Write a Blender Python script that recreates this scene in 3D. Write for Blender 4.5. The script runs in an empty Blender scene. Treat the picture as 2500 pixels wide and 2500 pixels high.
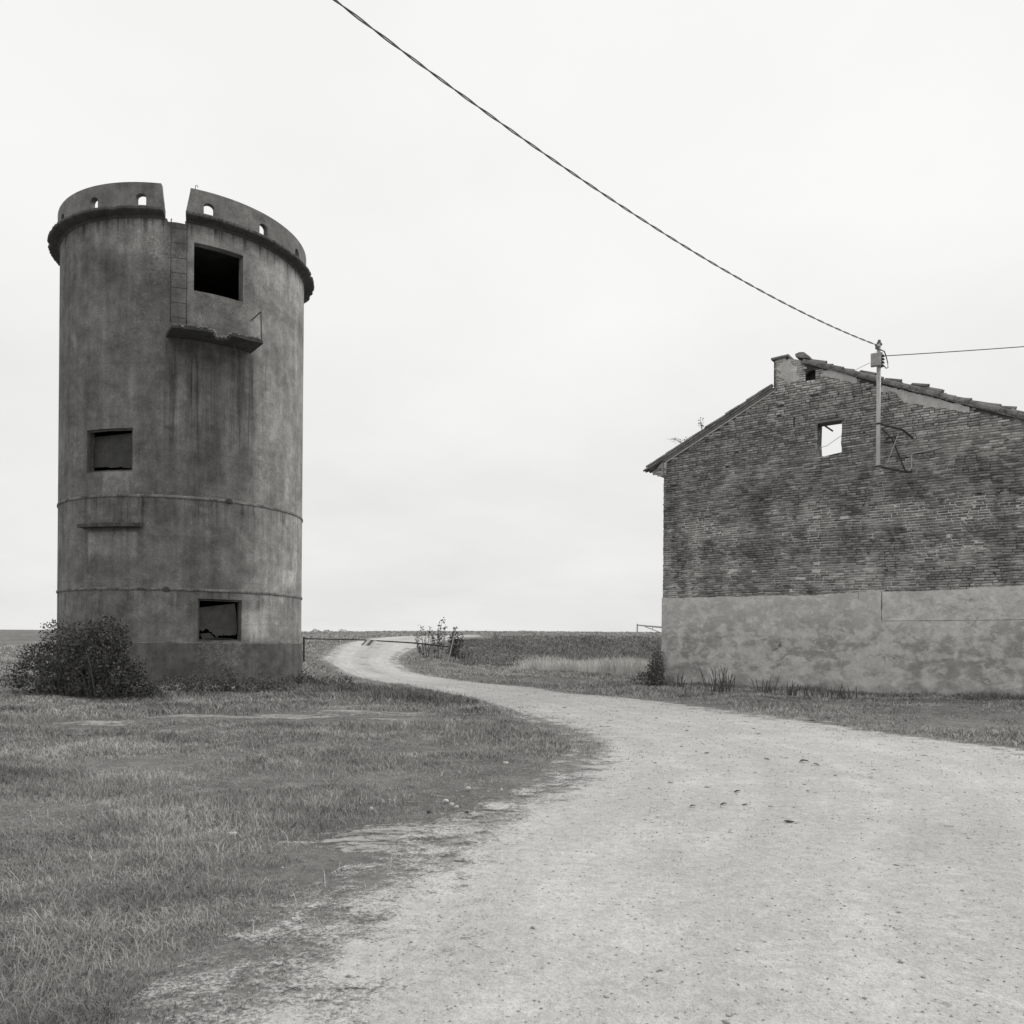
import bpy, bmesh, math, random
import numpy as np
from mathutils import Vector, Matrix
random.seed(7); RNG = np.random.default_rng(11)
S = bpy.context.scene
COL = S.collection
# ------------------------------------------------------------------ camera, sky, sun, exposure
F, ROLL, HOR, EYE = 2000.0, 0.008, 1572.0, 1.3          # focal length in photo pixels, roll, horizon row, eye height
cd = bpy.data.cameras.new('camera'); cam = bpy.data.objects.new('camera', cd); COL.objects.link(cam)
cd.sensor_width = 36; cd.sensor_fit = 'HORIZONTAL'; cd.lens = 36 * F / 2500; cd.shift_y = (HOR - 1250) / 2500
cd.clip_start = 0.1; cd.clip_end = 6000
c_, s_ = math.cos(ROLL), math.sin(ROLL)
cam.matrix_world = Matrix(((c_, -s_, 0, 0), (0, 0, -1, 0), (s_, c_, 0, EYE), (0, 0, 0, 1)))
S.camera = cam
SUN = Vector((0.86, 0.34, 0.62)).normalized()
W = bpy.data.worlds.new('World'); S.world = W; W.use_nodes = True
nt = W.node_tree; nt.nodes.clear()
def N_(tree, typ, **kw):
    n = tree.nodes.new(typ)
    for k, v in kw.items(): setattr(n, k, v)
    return n
sky = N_(nt, 'ShaderNodeTexSky', sky_type='NISHITA', sun_disc=False)
sky.sun_elevation = math.asin(SUN.z); sky.sun_rotation = math.atan2(SUN.x, SUN.y)
sky.dust_density = 6; sky.air_density = 2
bw = N_(nt, 'ShaderNodeRGBToBW'); nt.links.new(sky.outputs[0], bw.inputs[0])
tc = N_(nt, 'ShaderNodeTexCoord'); sp = N_(nt, 'ShaderNodeSeparateXYZ'); nt.links.new(tc.outputs['Generated'], sp.inputs[0])
def wm(op, a, b=None, c=None):
    n = N_(nt, 'ShaderNodeMath', operation=op)
    for i, v in enumerate((a, b, c)):
        if v is None: continue
        if isinstance(v, (int, float)): n.inputs[i].default_value = v
        else: nt.links.new(v, n.inputs[i])
    return n.outputs[0]
zz = wm('MAXIMUM', sp.outputs[2], 0.0)
den = wm('ADD', zz, 0.22)
cx = wm('DIVIDE', sp.outputs[0], den); cy = wm('DIVIDE', sp.outputs[1], den)
cmb = N_(nt, 'ShaderNodeCombineXYZ'); nt.links.new(cx, cmb.inputs[0]); nt.links.new(cy, cmb.inputs[1])
n1 = N_(nt, 'ShaderNodeTexNoise'); n1.inputs['Scale'].default_value = 0.9; n1.inputs['Detail'].default_value = 5; n1.inputs['Roughness'].default_value = .5
nt.links.new(cmb.outputs[0], n1.inputs['Vector'])
rise = N_(nt, 'ShaderNodeMapRange'); nt.links.new(zz, rise.inputs[0])
rise.inputs[1].default_value = 0; rise.inputs[2].default_value = .45; rise.inputs[3].default_value = 7.95; rise.inputs[4].default_value = 9.2
cl = wm('MULTIPLY', wm('SUBTRACT', n1.outputs[0], .5), 3.2)
tot = wm('ADD', wm('ADD', rise.outputs[0], cl), wm('MULTIPLY', bw.outputs[0], 0.02))
col = N_(nt, 'ShaderNodeCombineXYZ')
for i, k in enumerate((1.0, .997, .985)): nt.links.new(wm('MULTIPLY', tot, k), col.inputs[i])
bg = N_(nt, 'ShaderNodeBackground'); bg.inputs[1].default_value = 0.1; nt.links.new(col.outputs[0], bg.inputs[0])
wo = N_(nt, 'ShaderNodeOutputWorld'); nt.links.new(bg.outputs[0], wo.inputs[0])
sl = bpy.data.lights.new('sun', 'SUN'); sl.energy = 1.5; sl.angle = math.radians(45); sl.color = (1, .985, .95)
so = bpy.data.objects.new('sun', sl); COL.objects.link(so); so.rotation_euler = SUN.to_track_quat('Z', 'Y').to_euler(); so.location = (30, 10, 40)
S.view_settings.view_transform = 'Standard'; S.view_settings.look = 'None'; S.view_settings.exposure = 0; S.view_settings.gamma = 1
S.render.engine = 'CYCLES'; S.render.resolution_x = S.render.resolution_y = 1024
S.cycles.max_bounces = 5; S.cycles.transparent_max_bounces = 8

# ------------------------------------------------------------------ helpers
def ray(px, py):
    x, y = px - 1250, py - HOR
    return Vector(((c_ * x + s_ * y) / F, 1.0, (s_ * x - c_ * y) / F))
def at(px, py, Y):
    r = ray(px, py); return Vector((r.x * Y, Y, EYE + r.z * Y))
def tag(o, label=None, cat=None, group=None, kind=None):
    for k, v in (('label', label), ('category', cat), ('group', group), ('kind', kind)):
        if v: o[k] = v
    return o
def empty(name, loc=(0, 0, 0), rz=0.0):
    o = bpy.data.objects.new(name, None); COL.objects.link(o); o.location = loc; o.rotation_euler = (0, 0, rz); o.empty_display_size = .3
    return o
def link(name, me, mat, parent=None, smooth=False):
    o = bpy.data.objects.new(name, me); COL.objects.link(o)
    if mat:
        me.materials.clear()
        for m in (mat if isinstance(mat, (list, tuple)) else [mat]): me.materials.append(m)
    if smooth: me.polygons.foreach_set('use_smooth', [True] * len(me.polygons))
    if parent: o.parent = parent
    return o
def pydata(name, v, f):
    me = bpy.data.meshes.new(name); me.from_pydata([tuple(p) for p in v], [], f); me.update(); return me
def npmesh(name, co, faces, k, attr=None):
    me = bpy.data.meshes.new(name); n = len(co); m = len(faces)
    me.vertices.add(n); me.vertices.foreach_set('co', np.asarray(co, np.float32).ravel())
    me.loops.add(m * k); me.loops.foreach_set('vertex_index', np.asarray(faces, np.int32).ravel())
    me.polygons.add(m); me.polygons.foreach_set('loop_start', np.arange(0, m * k, k, dtype=np.int32))
    me.polygons.foreach_set('loop_total', np.full(m, k, np.int32))
    me.update(calc_edges=True)
    for nm, dat in (attr or {}).items():
        a = me.attributes.new(nm, 'FLOAT', 'POINT'); a.data.foreach_set('value', np.asarray(dat, np.float32))
    return me
class MB:
    def __init__(s): s.v = []; s.f = []
    def add(s, v, f):
        b = len(s.v); s.v += [Vector(p) for p in v]; s.f += [tuple(i + b for i in q) for q in f]; return s
    def box(s, a, b, M=None):
        x0, y0, z0 = a; x1, y1, z1 = b
        v = [Vector(p) for p in ((x0, y0, z0), (x1, y0, z0), (x1, y1, z0), (x0, y1, z0), (x0, y0, z1), (x1, y0, z1), (x1, y1, z1), (x0, y1, z1))]
        if M: v = [M @ p for p in v]
        return s.add(v, [(3, 2, 1, 0), (4, 5, 6, 7), (0, 1, 5, 4), (1, 2, 6, 5), (2, 3, 7, 6), (3, 0, 4, 7)])
    def tube(s, pts, r, n=8, cap=True):
        pts = [Vector(p) for p in pts]; rs = r if isinstance(r, (list, tuple)) else [r] * len(pts)
        v = []; f = []; ref = None
        for i, p in enumerate(pts):
            d = (pts[min(i + 1, len(pts) - 1)] - pts[max(i - 1, 0)]).normalized()
            if ref is None: ref = Vector((0, 0, 1)) if abs(d.z) < .9 else Vector((1, 0, 0))
            a = d.cross(ref).normalized(); b = d.cross(a).normalized(); ref = -b if False else ref
            for k in range(n):
                t = 2 * math.pi * k / n; v.append(p + (a * math.cos(t) + b * math.sin(t)) * rs[i])
        for i in range(len(pts) - 1):
            for k in range(n):
                k2 = (k + 1) % n; f.append((i * n + k, i * n + k2, (i + 1) * n + k2, (i + 1) * n + k))
        if cap: f.append(tuple(range(n))[::-1]); f.append(tuple(range((len(pts) - 1) * n, len(pts) * n)))
        return s.add(v, f)
    def prism(s, poly, d):                                   # poly: 3D loop, extruded by vector d
        n = len(poly); d = Vector(d); v = [Vector(p) for p in poly] + [Vector(p) + d for p in poly]
        f = [tuple(range(n))[::-1], tuple(range(n, 2 * n))] + [(i, (i + 1) % n, n + (i + 1) % n, n + i) for i in range(n)]
        return s.add(v, f)
    def lathe(s, prof, n=192, a0=0., a1=2 * math.pi, jit=None):   # closed profile of (r, z)
        full = abs(a1 - a0 - 2 * math.pi) < 1e-6; m = n if full else n + 1; p = len(prof); v = []; f = []
        for i in range(m):
            t = a0 + (a1 - a0) * i / n
            for j, (r, z) in enumerate(prof):
                dr, dz = jit(t, j) if jit else (0, 0)
                v.append(((r + dr) * math.cos(t), (r + dr) * math.sin(t), z + dz))
        for i in range(n):
            i2 = (i + 1) % m
            for j in range(p):
                j2 = (j + 1) % p; f.append((i * p + j, i2 * p + j, i2 * p + j2, i * p + j2))
        if not full: f.append(tuple(range(p))); f.append(tuple(range((m - 1) * p, m * p))[::-1])
        return s.add(v, f)
    def mesh(s, name='m', fix=True):
        me = pydata(name, s.v, s.f)
        if fix:
            b = bmesh.new(); b.from_mesh(me); bmesh.ops.recalc_face_normals(b, faces=b.faces); b.to_mesh(me); b.free()
        return me
    def build(s, name, mat, parent=None, smooth=False): return link(name, s.mesh(name), mat, parent, smooth)
def cut(me, cutters):
    o = bpy.data.objects.new('work', me); COL.objects.link(o); tmp = [o]
    for c in cutters:
        k = bpy.data.objects.new('cutter', c); COL.objects.link(k); tmp.append(k)
        md = o.modifiers.new('b', 'BOOLEAN'); md.operation = 'DIFFERENCE'; md.solver = 'EXACT'; md.object = k
    dg = bpy.context.evaluated_depsgraph_get(); r = bpy.data.meshes.new_from_object(o.evaluated_get(dg))
    for t in tmp: bpy.data.objects.remove(t)
    return r
# numpy value noise -------------------------------------------------
def vnoise(x, y, seed=0):
    xi = np.floor(x).astype(np.int64); yi = np.floor(y).astype(np.int64); fx = x - xi; fy = y - yi
    fx = fx * fx * (3 - 2 * fx); fy = fy * fy * (3 - 2 * fy)
    def h(a, b):
        n = (a * 374761393 + b * 668265263 + seed * 974634) & 0x7fffffff
        n = ((n ^ (n >> 13)) * 1274126177) & 0x7fffffff
        return ((n ^ (n >> 16)) & 0xffff) / 65535.0
    return (h(xi, yi) * (1 - fx) + h(xi + 1, yi) * fx) * (1 - fy) + (h(xi, yi + 1) * (1 - fx) + h(xi + 1, yi + 1) * fx) * fy
def fbm(x, y, seed=0, o=3):
    r = 0; a = .5; t = 0
    for i in range(o): r = r + a * vnoise(x * 2 ** i, y * 2 ** i, seed + i * 17); t += a; a *= .5
    return r / t

# ------------------------------------------------------------------ materials
def g(v, warm=1.0): return (v, v * (1 - .012 * warm), v * (1 - .05 * warm), 1)
class NT:
    def __init__(s, name, rough=.9, spec=.2):
        s.m = bpy.data.materials.new(name); s.m.use_nodes = True; s.t = s.m.node_tree; s.b = s.t.nodes['Principled BSDF']
        s.b.inputs['Roughness'].default_value = rough; s.b.inputs['Specular IOR Level'].default_value = spec
        s.tc = N_(s.t, 'ShaderNodeTexCoord')
    def put(s, i, v):
        if isinstance(v, (int, float)): i.default_value = v
        elif isinstance(v, (tuple, list)): i.default_value = v
        else: s.t.links.new(v, i)
    def ma(s, op, a, b=None, c=None, clamp=False):
        n = N_(s.t, 'ShaderNodeMath', operation=op, use_clamp=clamp)
        for i, v in enumerate((a, b, c)):
            if v is not None: s.put(n.inputs[i], v)
        return n.outputs[0]
    def vec(s, x, y, z=0.0):
        n = N_(s.t, 'ShaderNodeCombineXYZ')
        for i, v in enumerate((x, y, z)): s.put(n.inputs[i], v)
        return n.outputs[0]
    def obj(s): return s.tc.outputs['Object']
    def sep(s, v):
        n = N_(s.t, 'ShaderNodeSeparateXYZ'); s.t.links.new(v, n.inputs[0]); return n.outputs
    def noise(s, v, scale, detail=4, rough=.55, dist=0):
        n = N_(s.t, 'ShaderNodeTexNoise'); s.put(n.inputs['Vector'], v); n.inputs['Scale'].default_value = scale
        n.inputs['Detail'].default_value = detail; n.inputs['Roughness'].default_value = rough; n.inputs['Distortion'].default_value = dist
        return n.outputs[0]
    def ramp(s, f, a, b, lo=0., hi=1., smooth=True):
        n = N_(s.t, 'ShaderNodeMapRange'); n.interpolation_type = 'SMOOTHSTEP' if smooth else 'LINEAR'
        s.put(n.inputs[0], f)
        for i, v in zip((1, 2, 3, 4), (a, b, lo, hi)): s.put(n.inputs[i], v)
        return n.outputs[0]
    def attr(s, nm):
        n = N_(s.t, 'ShaderNodeAttribute'); n.attribute_name = nm; return n.outputs['Fac']
    def mixv(s, f, a, b):
        n = N_(s.t, 'ShaderNodeMix'); s.put(n.inputs[0], f); s.put(n.inputs[2], a); s.put(n.inputs[3], b); return n.outputs[0]
    def color(s, val, warm=1.0):
        cl = s.vec(val, s.ma('MULTIPLY', val, 1 - .012 * warm), s.ma('MULTIPLY', val, 1 - .05 * warm)); s.t.links.new(cl, s.b.inputs['Base Color']); return s
    def bump(s, h, strength=.5, dist=.02):
        n = N_(s.t, 'ShaderNodeBump'); s.put(n.inputs['Height'], h); n.inputs['Strength'].default_value = strength; n.inputs['Distance'].default_value = dist
        s.t.links.new(n.outputs[0], s.b.inputs['Normal']); return s
    def alpha(s, a): s.put(s.b.inputs['Alpha'], a); return s
def plain(name, v, var=.25, scale=8., rough=.85, bump=.0, spec=.2):
    n = NT(name, rough, spec); f = n.noise(n.obj(), scale, 5, .65); f2 = n.noise(n.obj(), scale * 9, 3, .6)
    val = n.ma('MULTIPLY', n.ma('ADD', n.ramp(f, .25, .75, 1 - var, 1 + var, False), n.ramp(f2, .3, .7, -var * .5, var * .5, False)), v)
    n.color(val)
    if bump: n.bump(f2, bump, .02)
    return n.m
def leafmat(name, v, lo=.42, hi=1.58):
    n = NT(name, .7, .25); r = n.attr('shade'); n.color(n.ma('MULTIPLY', n.ramp(r, 0, 1, lo, hi, False), v), 1.0); return n.m

TC = Vector((-0.3989 * 26.8, 26.8, 0)); TR = .1371 * 26.8; TRC = .1499 * 26.8; TRP = .1396 * 26.8
def tow(px, py, r=TR):                                      # photo pixel -> (theta, z) on a cylinder round the tower axis
    d = ray(px, py); a = d.x ** 2 + d.y ** 2; b = -2 * (d.x * TC.x + d.y * TC.y); c = TC.x ** 2 + TC.y ** 2 - r * r
    k = (-b - math.sqrt(max(b * b - 4 * a * c, 0))) / (2 * a)
    p = Vector((0, 0, EYE)) + d * k - TC
    return math.atan2(p.y, p.x), p.z
def tpt(th, z, r=TR): return Vector((r * math.cos(th), r * math.sin(th), z))
def concrete(name, base, plinth=False, cut_stains=True, var=1.0):
    n = NT(name, .92, .15); o = n.obj(); x, y, z = n.sep(o)
    th = n.ma('ARCTAN2', y, x); u = n.ma('MULTIPLY', th, TR)
    st = n.noise(n.vec(n.ma('MULTIPLY', u, 3.2), n.ma('MULTIPLY', z, .22)), 1.0, 6, .6)
    st2 = n.noise(n.vec(n.ma('MULTIPLY', u, 11.), n.ma('MULTIPLY', z, .5)), 1.0, 3, .6)
    bl = n.noise(o, .55, 6, .6, .4); mo = n.noise(o, 2.6, 7, .68, .3); fi = n.noise(o, 22, 4, .7)
    val = n.ma('MULTIPLY', base, n.ramp(bl, .3, .72, 1 - .34 * var, 1 + .34 * var, False))
    val = n.ma('MULTIPLY', val, n.ramp(st, .3, .7, 1 - .24 * var, 1 + .18 * var, False))
    val = n.ma('MULTIPLY', val, n.ramp(st2, .3, .7, .95, 1.05, False))
    val = n.ma('MULTIPLY', val, n.ramp(mo, .3, .7, .66, 1.4, False))
    val = n.ma('MULTIPLY', val, n.ramp(fi, .3, .7, .78, 1.24, False))
    spots = n.ramp(n.noise(o, 9, 2, .5), .69, .76, 0, .35)
    val = n.ma('MULTIPLY', val, n.ma('ADD', 1.0, spots))
    h = n.ma('ADD', n.ma('MULTIPLY', mo, .6), n.ma('MULTIPLY', fi, .5))
    if cut_stains:
        wob = n.ma('ADD', n.ma('MULTIPLY', n.ma('SUBTRACT', n.noise(n.vec(n.ma('MULTIPLY', u, 7.), n.ma('MULTIPLY', z, .8)), 1, 4), .5), 1.6), n.ma('MULTIPLY', n.ma('SUBTRACT', mo, .5), .35))
        def rect(p0, p1, soft=.12, wz=1.0, zfade=None, wu=.1):
            (t0, z1), (t1, z0) = tow(*p0), tow(*p1); u0, u1 = t0 * TR, t1 * TR
            uu = n.ma('ADD', u, n.ma('MULTIPLY', wob, wu)); zw = n.ma('ADD', z, n.ma('MULTIPLY', wob, wz))
            a = n.ma('MULTIPLY', n.ramp(uu, u0 - soft, u0 + soft), n.ramp(uu, u1 - soft, u1 + soft, 1, 0))
            b = n.ma('MULTIPLY', n.ramp(zw, z0 - (zfade or soft), z0 + (zfade or soft)), n.ramp(z, z1 - soft, z1 + soft, 1, 0))
            return n.ma('MULTIPLY', a, b)
        def darken(m, k): 
            nonlocal val; val = n.ma('MULTIPLY', val, n.ma('SUBTRACT', 1.0, n.ma('MULTIPLY', m, k)))
        def lighten(m, k):
            nonlocal val; val = n.ma('MULTIPLY', val, n.ma('ADD', 1.0, n.ma('MULTIPLY', m, k)))
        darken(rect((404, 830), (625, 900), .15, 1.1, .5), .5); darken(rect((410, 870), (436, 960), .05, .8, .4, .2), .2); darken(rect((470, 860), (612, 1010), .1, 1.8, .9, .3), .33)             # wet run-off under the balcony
        darken(rect((500, 1040), (540, 1160), .06, .5, .5), .22)
        darken(rect((598, 960), (618, 1180), .05, .6, .5), .2)
        darken(rect((470, 1245), (505, 1330), .06, .5, .4), .15)
        lighten(rect((254, 1152), (318, 1205), .04, .8, .3, .25), .45)   # pale lime runs under the left window
        lighten(rect((215, 1300), (332, 1360), .06, .12, .2, .02), .75)  # pale blocked patch under the hood
        lighten(rect((470, 550), (745, 790), .35, .6, 1.3), 1.05)          # dry pale render below the cornice, with right-side light painted in
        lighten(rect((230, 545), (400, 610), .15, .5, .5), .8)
        lighten(rect((615, 760), (748, 1562), .4, .6, .8), .62)  # light falling on the tower's right side, painted into its colour
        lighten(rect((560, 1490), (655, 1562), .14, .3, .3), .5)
        darken(rect((560, 600), (620, 760), .18, .3, .3), .22)
        lighten(rect((690, 1390), (722, 1440), .06, .2, .3), .35)
        dn = n.noise(n.vec(n.ma('MULTIPLY', u, 5.5), n.ma('MULTIPLY', z, .16), 4.), 1., 4, .62); dr = n.ramp(dn, .5, .62); dn2 = n.ramp(n.noise(n.vec(n.ma('MULTIPLY', u, 13.), n.ma('MULTIPLY', z, .25), 9.), 1., 3, .6), .52, .64)
        def runs(ztop, L, k, fine=.5, soft=.02, msk=None):
            nonlocal val
            ff = n.ma('MULTIPLY', n.ramp(n.ma('ADD', z, n.ma('MULTIPLY', n.ma('SUBTRACT', dn, .5), L * 1.2)), ztop - L, ztop), n.ramp(z, ztop, ztop + soft, 1, 0))
            if msk is not None: ff = n.ma('MULTIPLY', ff, msk)
            val = n.ma('MULTIPLY', val, n.ma('SUBTRACT', 1., n.ma('MULTIPLY', ff, n.ma('ADD', n.ma('MULTIPLY', dr, k), n.ma('MULTIPLY', dn2, k * fine)))))
        runs(13.27, .55, .55); runs(5.37, 1.1, .34); runs(2.74, .8, .3); um = n.ma('MULTIPLY', n.ramp(u, tow(395, 900)[0] * TR - .3, tow(395, 900)[0] * TR + .3), n.ramp(u, tow(660, 900)[0] * TR - .3, tow(660, 900)[0] * TR + .3, 1, 0)); runs(8.9, 3.4, .36, .9, 1.6, um)
        lift = n.ma('ABSOLUTE', n.ma('SUBTRACT', n.ma('FRACT', n.ma('ADD', n.ma('DIVIDE', z, 1.22), n.ma('MULTIPLY', n.ma('SUBTRACT', bl, .5), .22))), .5))
        val = n.ma('MULTIPLY', val, n.ma('SUBTRACT', 1., n.ma('MULTIPLY', n.ramp(lift, .0, .02, .2, 0), n.ramp(mo, .4, .6))))
        crk = n.ramp(n.ma('ABSOLUTE', n.ma('SUBTRACT', n.noise(o, .8, 6, .65, .5), .5)), 0, .0035, .6, 0); val = n.ma('MULTIPLY', val, n.ma('SUBTRACT', 1., n.ma('MULTIPLY', crk, n.ramp(bl, .5, .62))))
        rgh = n.ramp(n.noise(o, 30, 2, .6), .56, .66); lighten(n.ma('MULTIPLY', rect((470, 715), (625, 830), .2, .4, .3), rgh), .5); lighten(n.ma('MULTIPLY', rect((330, 560), (420, 800), .3, .4, .5), n.ramp(n.noise(o, 17, 2, .6), .6, .66)), .5); darken(n.ma('MULTIPLY', rect((350, 560), (440, 700), .3, .4, .5), n.ramp(n.noise(o, 12, 2, .6), .58, .64)), .4)
        pch = n.ramp(n.noise(o, 1.5, 7, .7, .5), .56, .62); lighten(n.ma('MULTIPLY', pch, n.ramp(n.ma('ADD', z, n.ma('MULTIPLY', bl, 3.)), 8.5, 9.5, 1, 0)), .22)
    if plinth:
        (t0, z1), (t1, z0) = tow(478, 1570), tow(596, 1622); wob = n.ma('MULTIPLY', n.ma('SUBTRACT', mo, .5), .5)
        uu = n.ma('ADD', u, wob); zw = n.ma('ADD', z, n.ma('MULTIPLY', n.ma('SUBTRACT', mo, .5), 1.1))
        m = n.ma('MULTIPLY', n.ma('MULTIPLY', n.ramp(uu, t0 * TR - .05, t0 * TR + .08), n.ramp(uu, t1 * TR - .1, t1 * TR + .1, 1, 0)), n.ramp(zw, z0 - .25, z0 + .2))
        fl = n.ma('MULTIPLY', n.ramp(n.noise(o, 34, 6, .85), .46, .6), n.ramp(n.noise(o, 9, 3), .35, .55))
        val = n.ma('ADD', val, n.ma('MULTIPLY', n.ma('MULTIPLY', m, fl), base * 1.9))
        lip = n.ma('MULTIPLY', n.ramp(z, 1.235, 1.265), n.ramp(n.noise(o, 3, 3), .35, .6))
        val = n.ma('ADD', val, n.ma('MULTIPLY', lip, base * 1.3))
        up = n.ramp(n.ma('ADD', z, n.ma('MULTIPLY', mo, .5)), .1, .6, .35, 0)
        val = n.ma('MULTIPLY', val, n.ma('ADD', 1, up))
        h = n.ma('ADD', h, n.ma('MULTIPLY', m, fl))
    n.color(val); n.bump(h, .55, .03); return n.m
M = {}
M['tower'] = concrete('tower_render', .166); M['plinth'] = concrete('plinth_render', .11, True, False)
M['parapet'] = concrete('parapet_concrete', .19, False, False, .8); M['cornice'] = concrete('cornice_concrete', .10, False, False, .7)
M['inner'] = plain('dark_interior', .12, .3, 2.)
M['hoop'] = plain('rusty_hoop', .17, .9, 2.2, .8, .4); M['rust'] = plain('rusty_iron', .055, .4, 5., .75, .2, .3)
M['shutter'] = plain('shutter_panel', .062, .35, 3.5, .8, .3); M['tower_rub'] = plain('rubble', .26, .5, 9, .95, .8); M['slab'] = plain('broken_concrete', .09, .5, 6, .95, .9)
M['zinc'] = plain('galvanised_steel', .42, .14, 5, .5, .1, .5); M['wood'] = plain('weathered_wood', .2, .35, 6, .9, .4)
M['cable'] = plain('cable_rubber', .15, .2, 3, .6); M['boxpaint'] = plain('box_grey', .36, .35, 9, .6, .3)
M['white'] = plain('white_paint', .82, .15, 9, .6); M['dim'] = plain('red_paint_grey', .2, .2, 9, .6)
M['tile'] = plain('clay_tile', .2, .75, 3.4, .95, .6); M['mortar'] = plain('lime_mortar', .3, .4, 6, .95, .6)
M['pale'] = plain('pale_plaster', .5, .25, 4, .95, .4); M['chim'] = None
M['leaf'] = leafmat('bramble_leaf', .11); M['leafpale'] = leafmat('weed_leaf', .17); M['reed'] = leafmat('dry_reed', .55, .5, 1.3)
M['stem'] = plain('stem_bark', .12, .3, 9); M['grass'] = leafmat('grass_blade', .315); M['verge'] = leafmat('rank_grass', .185, .5, 1.5)
M['farleaf'] = leafmat('far_leaf', .3); M['bramble'] = leafmat('dark_bramble', .085); M['bank'] = leafmat('bank_grass', .16, .68, 1.32); M['stone'] = plain('pale_stone', .55, .2, 5, .9, .4); M['dark_leaf'] = plain('dead_leaf', .09, .4, 12, .9)
M['gravel'] = leafmat('gravel_stone', .55, .5, 1.2)
M['concpost'] = plain('concrete_post', .3, .25, 9)

CHX0, CHX1, CHZ = 3.6, 4.45, 9.15
def brickmat(name, real=False, mort_only=False):
    n = NT(name, .93, .12); o = n.obj(); x, y, z = n.sep(o)
    wx = n.ma('ADD', n.ma('MULTIPLY', n.ma('SUBTRACT', n.noise(o, 3.6, 3), .5), .16), n.ma('MULTIPLY', n.ma('SUBTRACT', n.noise(n.vec(n.ma('MULTIPLY', x, .5), 7., n.ma('MULTIPLY', z, 16.)), 1, 2), .5), .3)); wz = n.ma('MULTIPLY', n.ma('SUBTRACT', n.noise(n.vec(n.ma('MULTIPLY', x, .8), 3.1, z), 1.5, 5, .6), .5), .17)
    wz2 = n.ma('MULTIPLY', n.ma('SUBTRACT', n.noise(o, 8, 3), .5), .034)
    v = n.vec(n.ma('ADD', n.ma('ADD', x, n.ma('MULTIPLY', y, .7)), wx), n.ma('ADD', n.ma('ADD', z, wz), wz2))
    b = N_(n.t, 'ShaderNodeTexBrick'); n.t.links.new(v, b.inputs['Vector']); b.offset = .5; b.squash = 1
    for k, q in (('Scale', 1.), ('Mortar Size', .009), ('Mortar Smooth', .35), ('Bias', 0.), ('Brick Width', .262), ('Row Height', .073)): b.inputs[k].default_value = q
    b.inputs['Color1'].default_value = (.0, .0, .0, 1); b.inputs['Color2'].default_value = (1, 1, 1, 1); b.inputs['Mortar'].default_value = (.5, .5, .5, 1)
    fac = b.outputs['Fac']; rnd = N_(n.t, 'ShaderNodeRGBToBW'); n.t.links.new(b.outputs['Color'], rnd.inputs[0]); rv = n.attr('shade') if real else rnd.outputs[0]
    big = n.noise(o, .55, 5, .6, .5); mid = n.noise(o, 2.3, 6, .68, .4); fi = n.noise(o, 26, 4, .7); sp2 = n.noise(n.vec(n.ma('MULTIPLY', x, 4.), n.ma('MULTIPLY', z, 11.)), 1, 3, .6)
    val = n.ramp(rv, 0, 1, .17, .40, False)
    val = n.ma('MULTIPLY', val, n.ramp(big, .32, .7, .74, 1.3, False)); val = n.ma('MULTIPLY', val, n.ramp(mid, .3, .7, .66, 1.36, False))
    val = n.ma('MULTIPLY', val, n.ramp(fi, .3, .7, .82, 1.18, False)); val = n.ma('MULTIPLY', val, n.ramp(sp2, .3, .7, .8, 1.18, False))
    soot = n.ma('MULTIPLY', n.ramp(n.ma('ADD', z, n.ma('MULTIPLY', mid, 2.)), 4.2, 5.4), n.ramp(n.ma('ADD', z, n.ma('MULTIPLY', mid, 2.)), 6.8, 8.2, 1, 0))
    val = n.ma('MULTIPLY', val, n.ma('SUBTRACT', 1.0, n.ma('MULTIPLY', soot, .26)))
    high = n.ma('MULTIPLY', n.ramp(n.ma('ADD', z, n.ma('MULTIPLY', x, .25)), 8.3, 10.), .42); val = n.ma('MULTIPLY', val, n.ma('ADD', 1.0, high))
    pal = n.ramp(n.noise(o, 1.1, 4, .6), .42, .56); pz = n.ramp(z, 6.2, 7.4, 1, 0)
    mort = n.mixv(n.ma('MULTIPLY', pal, pz), .07, .6)
    mort = n.mixv(n.ramp(n.noise(o, 3.7, 3), .58, .66, 0, .8), mort, .36)
    fac = 0.0 if real else (1.0 if mort_only else n.ma('MULTIPLY', fac, n.ramp(n.noise(o, 4.5, 4, .7), .38, .56, .12, 1))); val = n.mixv(fac, val, mort)
    cm = n.ma('MULTIPLY', n.ma('MULTIPLY', n.ramp(x, CHX0, CHX0 + .1), n.ramp(x, CHX1 - .15, CHX1 + .1, 1, 0)), n.ramp(n.ma('ADD', z, n.ma('MULTIPLY', mid, .5)), CHZ + .05, CHZ + .45)); val = n.mixv(n.ma('MULTIPLY', cm, n.ramp(n.noise(o, 9, 5, .75), .35, .52, .25, .95)), val, .5)
    smear = n.ramp(n.noise(o, 1.9, 8, .8, .6), .55, .68, 0, .6); val = n.mixv(smear, val, .33)
    hole = n.ramp(n.noise(n.vec(n.ma('MULTIPLY', x, 3.6), n.ma('MULTIPLY', z, 13.), 2.), 1, 1),   .7, .75, 0, .85); val = n.mixv(hole, val, .03)
    n.color(val)
    h = n.ma('SUBTRACT', n.ma('ADD', n.ma('MULTIPLY', rv, .2), n.ma('MULTIPLY', fi, .45)), n.ma('ADD', fac, hole)); n.bump(h, .8, .02)
    return n.m
M['brick'] = brickmat('old_brick'); M['realbrick'] = brickmat('weathered_brick', True); M['joint'] = brickmat('lime_joint', False, True)
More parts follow.
